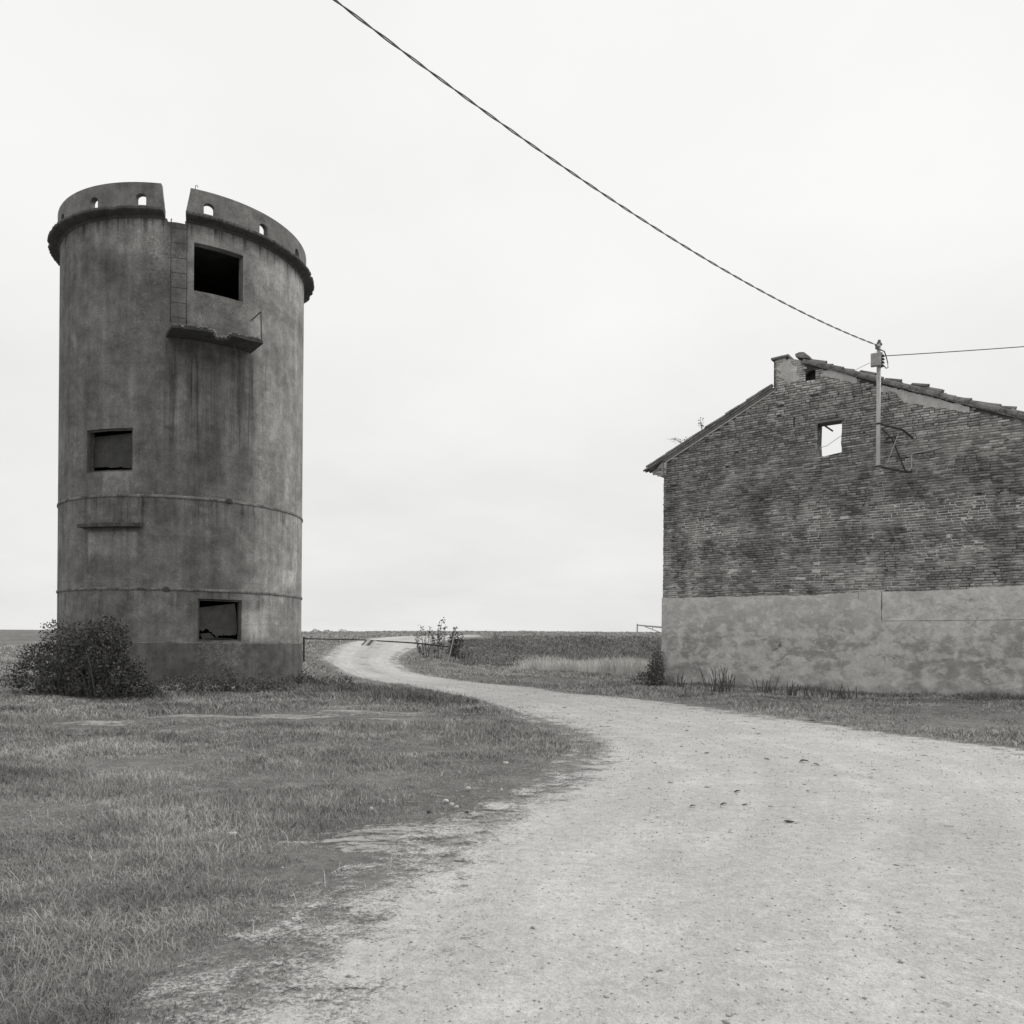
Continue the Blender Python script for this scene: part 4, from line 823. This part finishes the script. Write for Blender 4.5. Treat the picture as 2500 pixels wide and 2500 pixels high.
# roof weeds
wp = A_ + axL * (LL * .62) + upL * .2; wq = A_ + axL * (LL * .80) + upL * .2
def roofweed(p, h, spread, label):
    loc = hw_(p.x, p.y + .1, p.z); o = tag(empty('roof_weed', loc), label, 'plant', 'weeds on the roof edge'); mb = MB(); P = []; r = random.Random(len(label))
    for k in range(4):
        t = Vector((spread * r.uniform(-1, .3), r.uniform(-.1, .1), h * r.uniform(.6, 1))); mb.tube([(0, 0, -.04), t * .5 + Vector((0, 0, .05)), t], .006, 4)
        for j in range(12): u = r.uniform(.3, 1); P.append(t * u + Vector((r.gauss(0, .035), r.gauss(0, .03), r.gauss(0, .03))))
    link('foliage', leaf_mesh('foliage', np.array([tuple(q) for q in P]), .055, .5, .2), M['leafpale'], o); mb.build('stems', M['stem'], o)
roofweed(wp, .42, .12, 'upright weed sprouting from the left roof edge, nearer the chimney'); roofweed(wq, .24, .55, 'drooping weed sprouting low on the left roof edge above the eave')
# distant trees over the levee
for px, w, h, lb in ((776, 2.6, 1.2, 'faint far treetop nearest the tower above the levee line'), (801, 1.6, .8, 'smallest faint treetop, middle of the three above the levee line'), (845, 3.4, .8, 'widest faint treetop, right of the three above the levee line')):
    p = at(px, 1541, 190); o = tag(empty('distant_tree', (p.x, p.y, .6)), lb, 'tree', 'treetops beyond the levee'); h *= .45; w *= .8; hh = p.z - .6 + h * .3
    link('crown', leaf_mesh('crown', blob_pts([(0, 0, hh - 1., w, 1.5, 1.0 + h * .3, 900), (w * .5, 0, hh - 1.2, w * .7, 1.5, .9, 500), (-w * .5, 0, hh - 1.1, w * .6, 1.5, .8, 500)]), .3), M['farleaf'], o)
    MB().tube([(0, 0, -.2), (0, 0, hh - .8)], [.18, .1], 7).build('trunk', M['stem'], o)

# ------------------------------------------------------------------ barrier and far gate
Lp = at(742, 1557, 38.0); Rp_ = at(1054, 1576, 41.6); Lz = gz(Lp.x, Lp.y)
br = tag(empty('road_barrier', (Lp.x, Lp.y, Lz)), 'long iron bar barrier across the gravel road with a striped plate', 'barrier'); O = Vector((Lp.x, Lp.y, Lz))
MB().tube([(0, 0, -.2), (0, 0, Lp.z - Lz + .05)], .05, 8).build('post', M['rust'], br)
barpts = [at(742, 1559, 38.), at(885, 1562.3, 39.6), at(915, 1564, 39.9), at(1000, 1569, 40.9), at(1056, 1574, 41.5), at(1093, 1579, 42.)]
MB().tube([p - O for p in barpts], [.03, .03, .03, .035, .04, .04], 8).build('bar', M['rust'], br)
pc0, pc1 = at(885, 1561.5, 39.5), at(914, 1563.5, 39.8); u = (pc1 - pc0); hgt = .27; sh = -.2
pl = MB(); pl2 = MB()
def strip(mb, a, b, off):
    P0 = pc0 + u * a - O + Vector((0, off, 0)); P1 = pc0 + u * b - O + Vector((0, off, 0)); D = Vector((-u.x * .45, -.0, -hgt)); mb.prism([P0, P1, P1 + D, P0 + D], (0, .012, 0))
strip(pl, .42, .70, -.03); strip(pl, .98, 1.22, -.03); strip(pl2, .28, .42, -.03); strip(pl2, .70, .98, -.03)
wp_ = pl.build('striped_plate', M['white'], br); pl2.build('dark_stripe', M['dim'], wp_)
pz = gz(Rp_.x, Rp_.y); MB().box((-.07, -.07, -.2), (.07, .07, Rp_.z - pz + .03), Matrix.Translation(Vector((Rp_.x, Rp_.y, pz)) - O)).build('support_post', M['concpost'], br)
sb_ = G(1093, 1616); stp = at(1113, 1533, sb_.y); lean = stp - sb_
stk = tag(empty('leaning_stake', sb_), 'slender pale metal stake with a T-shaped top, leaning right beside the shrubs', 'stake')
MB().tube([(0, 0, -.1), lean], .03, 6).build('rod', M['zinc'], stk); MB().tube([lean + Vector((-.12, 0, .02)), lean + Vector((.12, 0, -.02))], .025, 6).build('crosspiece', M['zinc'], stk)
first = None
for i, (px, py, h) in enumerate(((1112, 1607, .32), (1120, 1606, .3), (1128, 1606, .33), (1135, 1605.5, .28), (1143, 1605, .26))):
    p = G(px, py)
    if first is None: first = MB().tube([(0, 0, -.1), (.01, 0, h)], [.03, .022], 6).build('short_stake', M['rust'])
    else: first = first.copy(); COL.objects.link(first)
    first.location = p; first.scale.z = h / .32
    tag(first, 'short dark stake in the row right of the shrubs, ' + ('first from the shrubs', 'second from the shrubs', 'middle one', 'fourth from the shrubs', 'farthest right')[i], 'stake', 'row of short stakes')
gp_ = at(1556, 1545, 54); gzz = gz(gp_.x, gp_.y); O2 = Vector((gp_.x, gp_.y, gzz)); fg = tag(empty('field_gate', O2), 'pale tubular gate bar on the levee top, half hidden by the house corner', 'gate')
tp0 = at(1556, 1523, 54) - O2; MB().tube([(0, 0, -.2), tp0], .05, 8).build('post', M['zinc'], fg)
MB().tube([at(1556, 1526, 54) - O2, at(1600, 1530, 54) - O2, at(1660, 1535, 54) - O2], [.045, .06, .06], 8).build('bar', M['zinc'], fg)
MB().tube([at(1575, 1530, 54) - O2, at(1612, 1544, 54) - O2, at(1660, 1560, 54) - O2], .03, 6).tube([at(1593, 1530, 54) - O2, at(1593, 1537, 54) - O2], .025, 6).build('brace', M['zinc'], fg)
p6 = at(1660, 1545, 54) - O2; MB().tube([p6 + Vector((0, 0, -.6)), at(1660, 1524, 54) - O2], .05, 8).build('post', M['zinc'], fg)

# ------------------------------------------------------------------ grass
def in_house(X, Y):
    dx, dy = X - C0.x, Y - C0.y; t = dx * TD.x + dy * TD.y; n = dx * ND.x + dy * ND.y
    return (t > -.05) & (t < TEND + .1) & (n > -.06) & (n < 9.1), t, n
def blades(name, pts, hgt, wid, mat, label=None, lean=.5):
    n = len(pts); rng = RNG; az = rng.uniform(0, 2 * np.pi, n); sx = np.cos(az) * wid; sy = np.sin(az) * wid; la = rng.uniform(0, 2 * np.pi, n); ll = hgt * lean * rng.uniform(.2, 1.5, n)
    b = pts; z0 = np.zeros(n); side = np.stack([sx, sy, z0], 1); ln = np.stack([np.cos(la) * ll, np.sin(la) * ll, z0], 1); up = np.stack([z0, z0, hgt], 1)
    co = np.stack([b - side, b + side, b + ln * .35 + up * .6 + side * .7, b + ln * .35 + up * .6 - side * .7, b + ln + up * (1 - .25 * lean)], 1).reshape(-1, 3)
    i = np.arange(n)[:, None] * 5; f = np.concatenate([i + np.array([[0, 1, 2]]), i + np.array([[0, 2, 3]]), i + np.array([[3, 2, 4]])], 1).reshape(-1, 3)
    patch = .6 * fbm(pts[:, 0] * .9, pts[:, 1] * 1.3, 41) + .4 * fbm(pts[:, 0] * 4.5, pts[:, 1] * 4.5, 43); sh = np.clip(.5 * rng.uniform(0, 1, n) + 2.0 * (patch - .5) + .25 + .28 * np.clip((pts[:, 1] - 20) / 10, 0, 1), 0, 1)
    o = link(name, npmesh(name, co, f, 3, {'shade': np.repeat(sh, 5)}), mat); return o
def scatter(x0, x1, y0, y1, dens, keep=None):
    n = int((x1 - x0) * (y1 - y0) * dens); X = RNG.uniform(x0, x1, n); Y = RNG.uniform(y0, y1, n); m = np.abs(X) < Y * .66 + 1.2; X, Y = X[m], Y[m]
    sd = sdist(X, Y); w = fbm(X * 1.5, Y * 1.5, 77) - .5
    k = ((sd + w * 1.1 > .05) | ((sd + w * 2.2 > -.75) & (RNG.uniform(0, 1, len(X)) < .16))) & ~in_house(X, Y)[0] & (np.hypot(X - TC.x, Y - TC.y) > TR + .05)
    k &= RNG.uniform(0, 1, len(X)) > bareness(X, Y) * 1.1
    k &= RNG.uniform(0, 1, len(X)) < np.clip(.35 + 1.3 * fbm(X * .9, Y * .9, 55), 0, 1)
    k &= (sd > .5) | (RNG.uniform(0, 1, len(X)) < .45)
    X, Y, sd = X[k], Y[k], sd[k]; return X, Y, height(X, Y, sd), sd
allp, allh, allw = [], [], []
for (x0, x1, y0, y1, dens, h, w) in ((-4.5, 1., 2.2, 5, 6500, .042, .0019), (-8, 1.6, 5, 9, 2700, .052, .0024), (-11, 2.5, 9, 14, 1400, .066, .0038), (-15, 4, 14, 20, 620, .08, .0065), (4, 16, 11, 22, 330, .06, .007), (-19, 14, 20, 28, 260, .08, .01), (-24, 16, 28, 40, 130, .09, .014), (-30, 30, 40, 56, 70, .09, .022), (-32, 40, 56, 80, 24, .06, .04)):
    X, Y, Z, sd = scatter(x0, x1, y0, y1, dens); hn = fbm(X * .8, Y * .8, 21)
    hn = np.clip((hn - .5) * 2.2 + .5, 0, 1); hh = h * (.3 + 1.4 * hn) * RNG.uniform(.5, 1.4, len(X)); hh *= np.clip(.45 + sd * .5, .45, 1) * (1 - .85 * np.clip(1.4 * np.maximum(bareness(X, Y), np.maximum(bareness(X, Y + .35), bareness(X, Y + .7))), 0, 1))
    allp.append(np.stack([X, Y, Z - .005], 1)); allh.append(hh); allw.append(w * RNG.uniform(.6, 1.3, len(X)))
tag(blades('grass', np.concatenate(allp), np.concatenate(allh), np.concatenate(allw), M['grass'], lean=1.15), 'short rough meadow grass', 'grass', kind='stuff')
# broad-leaved weeds and pale dead stalks in the turf
def turf(n, y0, y1):
    Y = RNG.uniform(y0 ** .5, y1 ** .5, n) ** 2; X = RNG.uniform(-.66, .5, n) * Y; sd = sdist(X, Y)
    k = (sd > .1) & ~in_house(X, Y)[0] & (np.hypot(X - TC.x, Y - TC.y) > TR + .1) & (RNG.uniform(0, 1, n) < np.clip(2.4 * fbm(X * .7, Y * .7, 91) - .6, 0, 1))
    X, Y, sd = X[k], Y[k], sd[k]; return np.stack([X, Y, height(X, Y, sd)], 1)
dp = turf(5200, 2.4, 26)
tag(blades('dead_stalks', dp, RNG.uniform(.03, .11, len(dp)), RNG.uniform(.0012, .0026, len(dp)) * np.clip(dp[:, 1] / 8, .7, 3), M['reed'], lean=1.6), 'pale dead stalks in the turf', 'grass', kind='stuff')
# taller dark verge grass: right of the tower, tower foot, house foot
def vpts(dens, x0, x1, y0, y1, fn):
    n = int((x1 - x0) * (y1 - y0) * dens); X = RNG.uniform(x0, x1, n); Y = RNG.uniform(y0, y1, n); k = fn(X, Y); X, Y = X[k], Y[k]; sd = sdist(X, Y); k = (sd > .12) & (np.hypot(X - TC.x, Y - TC.y) > TR + .03) & ~in_house(X, Y)[0]
    X, Y, sd = X[k], Y[k], sd[k]; return np.stack([X, Y, height(X, Y, sd) - .01], 1)
fa, fb = np.array(gp(560, 1704)), np.array(gp(1250, 1734))
def f_tower(X, Y):
    tX = np.clip((X - fa[0]) / (fb[0] - fa[0]), 0, 1); yl = fa[1] + (fb[1] - fa[1]) * tX
    e = Y - yl + (fbm(X, Y, 8) - .5) * 1.2
    sd = sdist(X, Y)
    return (X > -9) & (X < fb[0]) & (RNG.uniform(0, 1, len(X)) < np.clip(e / 1.4, 0, 1)) & (e < 6) & ((X > -6.0) | (np.hypot(X - TC.x, Y - TC.y) < TR + 1.6)) & (sd < 4.2)
def f_foot(X, Y): d = np.hypot(X - TC.x, Y - TC.y); return (d < TR + .9 + .5 * fbm(X * 1.2, Y * 1.2, 4)) & (Y < 29)
def f_house(X, Y): _, t, n = in_house(X, Y); return (n > -1.0 + 1.2 * (fbm(X * 1.5, Y * 1.5, 14) - .5)) & (n < 0) & (t > -1.3) & (t < TEND)
def f_bank(X, Y):
    h = base_h(X, Y); w = fbm(X * .7, Y * .7, 19) - .5
    return (h > .12 + .2 * w) & (h < 1.8 + .1 * w) & (RNG.uniform(0, 1, len(X)) < np.clip((1.95 - h) / .5, 0, 1)) & (Y > 42) & (Y < 53) & (X > -3.2 + 2 * w) & (sdist(X, Y) > .8)
BP = vpts(330, -7, 34, 41, 53.5, f_bank)
tag(blades('bank_grass', BP, RNG.uniform(.06, .17, len(BP)), RNG.uniform(.008, .015, len(BP)), M['bank'], lean=1.1), 'dark rough grass covering the levee bank', 'grass', kind='stuff')
VP = np.concatenate([vpts(340, -9, 1, 17, 33, f_tower), vpts(260, -17, -4, 20, 30, f_foot), vpts(420, 2, 18, 12, 30, f_house)])
hN = (.06 + .17 * np.clip(fbm(VP[:, 0] * .9, VP[:, 1] * .9, 31) * 2 - .5, 0, 1)) * np.clip(.45 + sdist(VP[:, 0], VP[:, 1]) * .4, 0, 1)
tag(blades('rank_grass', VP, hN * RNG.uniform(.5, 1.5, len(VP)), RNG.uniform(.005, .011, len(VP)), M['verge'], lean=.95), 'taller dark grass along the walls and road edge', 'grass', kind='stuff')
# dry reeds below the bank
r0, r1 = np.array(gp(1262, 1639)), np.array(gp(1570, 1652))
n = 9000; t = RNG.uniform(0, 1.25, n); d = RNG.uniform(0, 1, n) ** 1.2 * 4.2; X = r0[0] + (r1[0] - r0[0]) * t + RNG.normal(0, .15, n); Y = r0[1] + (r1[1] - r0[1]) * t + d; k = ~in_house(X, Y)[0]
k &= RNG.uniform(0, 1, n) < np.clip(.2 + 1.4 * fbm(X * .8, Y * .8, 61), 0, 1) * np.clip(t / .3, .1, 1); X, Y = X[k], Y[k]
RP = np.stack([X, Y, height(X, Y) - .02], 1)
tag(blades('dry_reeds', RP, RNG.uniform(.22, .85, len(X)) * np.clip(.5 + fbm(X * .6, Y * .6, 71), .6, 1.2), RNG.uniform(.008, .016, len(X)), M['reed'], lean=.45), 'pale dry reeds at the foot of the levee bank', 'reeds', kind='stuff')
# tall weeds along the house foot: one clump each
wl = ((1655, 1683, .5, 'spiky weed clump at the house foot next to the left corner'), (1750, 1692, .75, 'tall arching weed clump at the house foot, second from the left corner'), (1775, 1694, .8, 'tallest stiff weed clump on the plaster base left of the spalled patch'), (1868, 1697, .55, 'thin weed clump under the spalled plaster patch'), (1925, 1701, .45, 'low bushy weed clump right of the spalled plaster patch'), (1975, 1704, .4, 'forked weed clump in the middle of the house foot'), (2030, 1706, .5, 'crossed-blade weed clump at the house foot below the window'), (2070, 1708, .42, 'short weed clump at the house foot left of the mast'))
for px, py, h, lb in wl:
    p = G(px, py); o = tag(empty('weed_clump', p), lb, 'weed', 'weeds along the house foot'); r = random.Random(px); mb = MB()
    for k in range(16):
        a = r.uniform(0, 6.28); hh = h * r.uniform(.4, 1.1); sp_ = r.uniform(.1, .5) * hh
        b = Vector((r.gauss(0, .12), r.gauss(0, .05), -.03)); tpp = b + Vector((math.cos(a) * sp_, math.sin(a) * sp_ * .5, hh)); m = b.lerp(tpp, .6) + Vector((0, 0, hh * .12)); sdv = Vector((.013, .005, 0))
        mb.add([b - sdv, b + sdv, m + sdv * .9, m - sdv * .9, tpp], [(0, 1, 2, 3), (3, 2, 4)])
    me = mb.mesh('blades', False); at_ = me.attributes.new('shade', 'FLOAT', 'POINT'); at_.data.foreach_set('value', [r.uniform(.0, .45) for _ in range(len(me.vertices))]); link('blades', me, M['leafpale'], o)

# ------------------------------------------------------------------ stones, clods and leaves
def pebble_mesh(pts, size, rng=RNG):
    n = len(pts); base = np.array([(1, 0, 0), (-1, 0, 0), (0, 1, 0), (0, -1, 0), (0, 0, .7), (0, 0, -.5)], float); f = np.array([(0, 2, 4), (2, 1, 4), (1, 3, 4), (3, 0, 4), (2, 0, 5), (1, 2, 5), (3, 1, 5), (0, 3, 5)])
    j = base[None] * rng.uniform(.5, 1.2, (n, 6, 1)); a = rng.uniform(0, 6.28, n); ca_, sa_ = np.cos(a)[:, None], np.sin(a)[:, None]
    q = np.stack([j[..., 0] * ca_ - j[..., 1] * sa_, j[..., 0] * sa_ + j[..., 1] * ca_, j[..., 2] * .6], -1) * size[:, None, None] + pts[:, None]
    ff = (np.arange(n)[:, None, None] * 6 + f[None]).reshape(-1, 3); return npmesh('gravel', q.reshape(-1, 3), ff, 3, {'shade': np.repeat(rng.uniform(0, 1, n) ** 1.6, 6)})
n = 30000; Y = RNG.uniform(1.45, 5.1, n) ** 2; X = RNG.uniform(-.35, .68, n) * Y; sd = sdist(X, Y); k = (sd < -.05 + .5 * (fbm(X * 2, Y * 2, 3) - .5)) | ((sd < .9) & (RNG.uniform(0, 1, len(X)) < .3)); X, Y = X[k], Y[k]
tag(link('gravel', pebble_mesh(np.stack([X, Y, height(X, Y, sd[k]) + .014], 1), (.004 + .012 * RNG.uniform(0, 1, len(X)) ** 4 + .02 * (RNG.uniform(0, 1, len(X)) > .993)) * np.clip(Y / 8, .55, 1.8)), M['gravel']), 'loose pale gravel on the road', 'gravel', kind='stuff')
def clod(px, py, wpx, hpx, mat, name, label, cat, group, seed):
    p = G(px, py); p.z = max(p.z, float(base_h(np.array([p.x]), np.array([p.y]))[0]) + .012); sc = p.y / F; a, b = wpx * sc / 2, hpx * sc / 2; r = random.Random(seed); bm = bmesh.new(); bmesh.ops.create_icosphere(bm, subdivisions=2, radius=1)
    for v in bm.verts: v.co *= 1 + r.uniform(-.22, .22)
    for v in bm.verts: v.co = Vector((v.co.x * a, v.co.y * a * .7, v.co.z * b * 1.1 + b * .5))
    me = bpy.data.meshes.new(name); bm.to_mesh(me); bm.free(); o = link(name, me, mat, None, True); o.location = p; o.rotation_euler.z = r.uniform(-.3, .3); tag(o, label, cat, group)
def deadleaf(px, py, wpx, hpx, label, seed):
    p = G(px, py); p.z = max(p.z, float(base_h(np.array([p.x]), np.array([p.y]))[0]) + .014); L = wpx * p.y / F; r = random.Random(seed); v = []; n = 9
    for i in range(n):
        t = i / (n - 1); w = L * .3 * math.sin(math.pi * min(max(t, .04), .96)) ** .8; x = (t - .5) * L; cz = L * .10 * math.sin(t * 3 + seed) + L * .09
        v += [(x, -w, cz + w * .35 + r.uniform(0, .006)), (x, 0, cz), (x, w, cz + w * .45)]
    f = []
    for i in range(n - 1): f += [(i * 3, i * 3 + 1, i * 3 + 4, i * 3 + 3), (i * 3 + 1, i * 3 + 2, i * 3 + 5, i * 3 + 4)]
    me = pydata('dead_leaf', v, f); o = link('dead_leaf', me, M['dark_leaf'], None, True); o.location = p; o.rotation_euler.z = r.uniform(-.5, .5); tag(o, label, 'leaf', 'dead leaves on the gravel')
for i, (px, py, w, h, lb) in enumerate(((1963, 1866, 24, 6, 'long curled dead leaf on the gravel, left of a close pair'), (1993, 1873, 16, 5, 'small curled dead leaf, right of a close pair on the gravel'), (1872, 1858, 14, 6, 'dead leaf on the gravel below the middle of the house wall'), (1926, 2013, 26, 9, 'biggest dark curled leaf on the gravel in the foreground'), (1818, 1972, 15, 7, 'dead leaf lying on open gravel left of the biggest leaf'), (1766, 1971, 18, 4, 'flat thin dead leaf on the gravel, second from the grass tongue'), (1691, 1976, 16, 4, 'thin dead leaf on the gravel nearest the grass tongue'), (1983, 1765, 18, 6, 'dark leaf on the grass edge of the road below the mast'), (2020, 1756, 12, 5, 'small dark leaf in the grass strip before the house'), (2062, 1774, 11, 4, 'small dark leaf on the gravel edge, farthest right'), (1726, 1842, 12, 4, 'dead leaf on the gravel straight out from the grass tongue tip'), (1800, 1938, 18, 3, 'twig-thin dead leaf on the gravel mid foreground'), (1852, 1796, 10, 4, 'tiny dead leaf on the gravel before the plastered wall'), (1677, 1788, 9, 4, 'tiny dead leaf on the gravel towards the bend'))):
    deadleaf(px, py, w, h, lb, i)
for i, (px, py, w, h, mt, lb) in enumerate(((1008, 1852, 20, 5, 'stone', 'flat pale stone lying in the middle of the meadow'), (906, 1981, 11, 8, 'stone', 'small white stone in the grass near the bottom edge'), (1088, 1962, 16, 8, 'stone', 'pale wedge stone, left of the cluster on the muddy patch'), (1103, 1970, 11, 9, 'stone', 'rounded pale stone in the middle of the muddy cluster'), (1115, 1977, 10, 8, 'stone', 'bright pale stone, right of the muddy cluster'), (1234, 1871, 15, 7, 'stone', 'pale stone near the tip of the grass tongue'), (1142, 1931, 14, 8, 'stone', 'flat pale stone above the muddy cluster'), (1224, 1933, 8, 8, 'stone', 'upright little stone at the grass edge by the gravel'), (1048, 1991, 14, 8, 'dark_leaf', 'dark earth clod on the mud left of the stones'), (1140, 1990, 12, 7, 'dark_leaf', 'dark earth clod on the mud right of the stones'), (1784, 2040, 14, 7, 'stone', 'white pebble on the foreground gravel left of the biggest leaf'), (568, 2042, 26, 5, 'stone', 'flat pale stone in the grass at the lower left'))):
    clod(px, py, w, h, M[mt], 'stone' if mt == 'stone' else 'earth_clod', lb, 'stone' if mt == 'stone' else 'clod', 'stones in the grass' if mt == 'stone' else None, i)

nR = 900; tR = RNG.uniform(.1, TEND, nR); dR = np.abs(RNG.normal(0, .28, nR)) + .08; aR_ = RNG.uniform(-2.6, -.2, nR); rR = TR + .1 + np.abs(RNG.normal(0, .4, nR))
pick = RNG.uniform(0, 1, nR) < .55
X = np.where(pick, C0.x + TD.x * tR - ND.x * dR, TC.x + rR * np.cos(aR_)); Y = np.where(pick, C0.y + TD.y * tR - ND.y * dR, TC.y + rR * np.sin(aR_))
tag(link('rubble', pebble_mesh(np.stack([X, Y, height(X, Y) + .01], 1), .015 + .05 * RNG.uniform(0, 1, nR) ** 3), M['gravel']), 'bits of fallen plaster and rubble along the foot of both walls', 'rubble', kind='stuff')
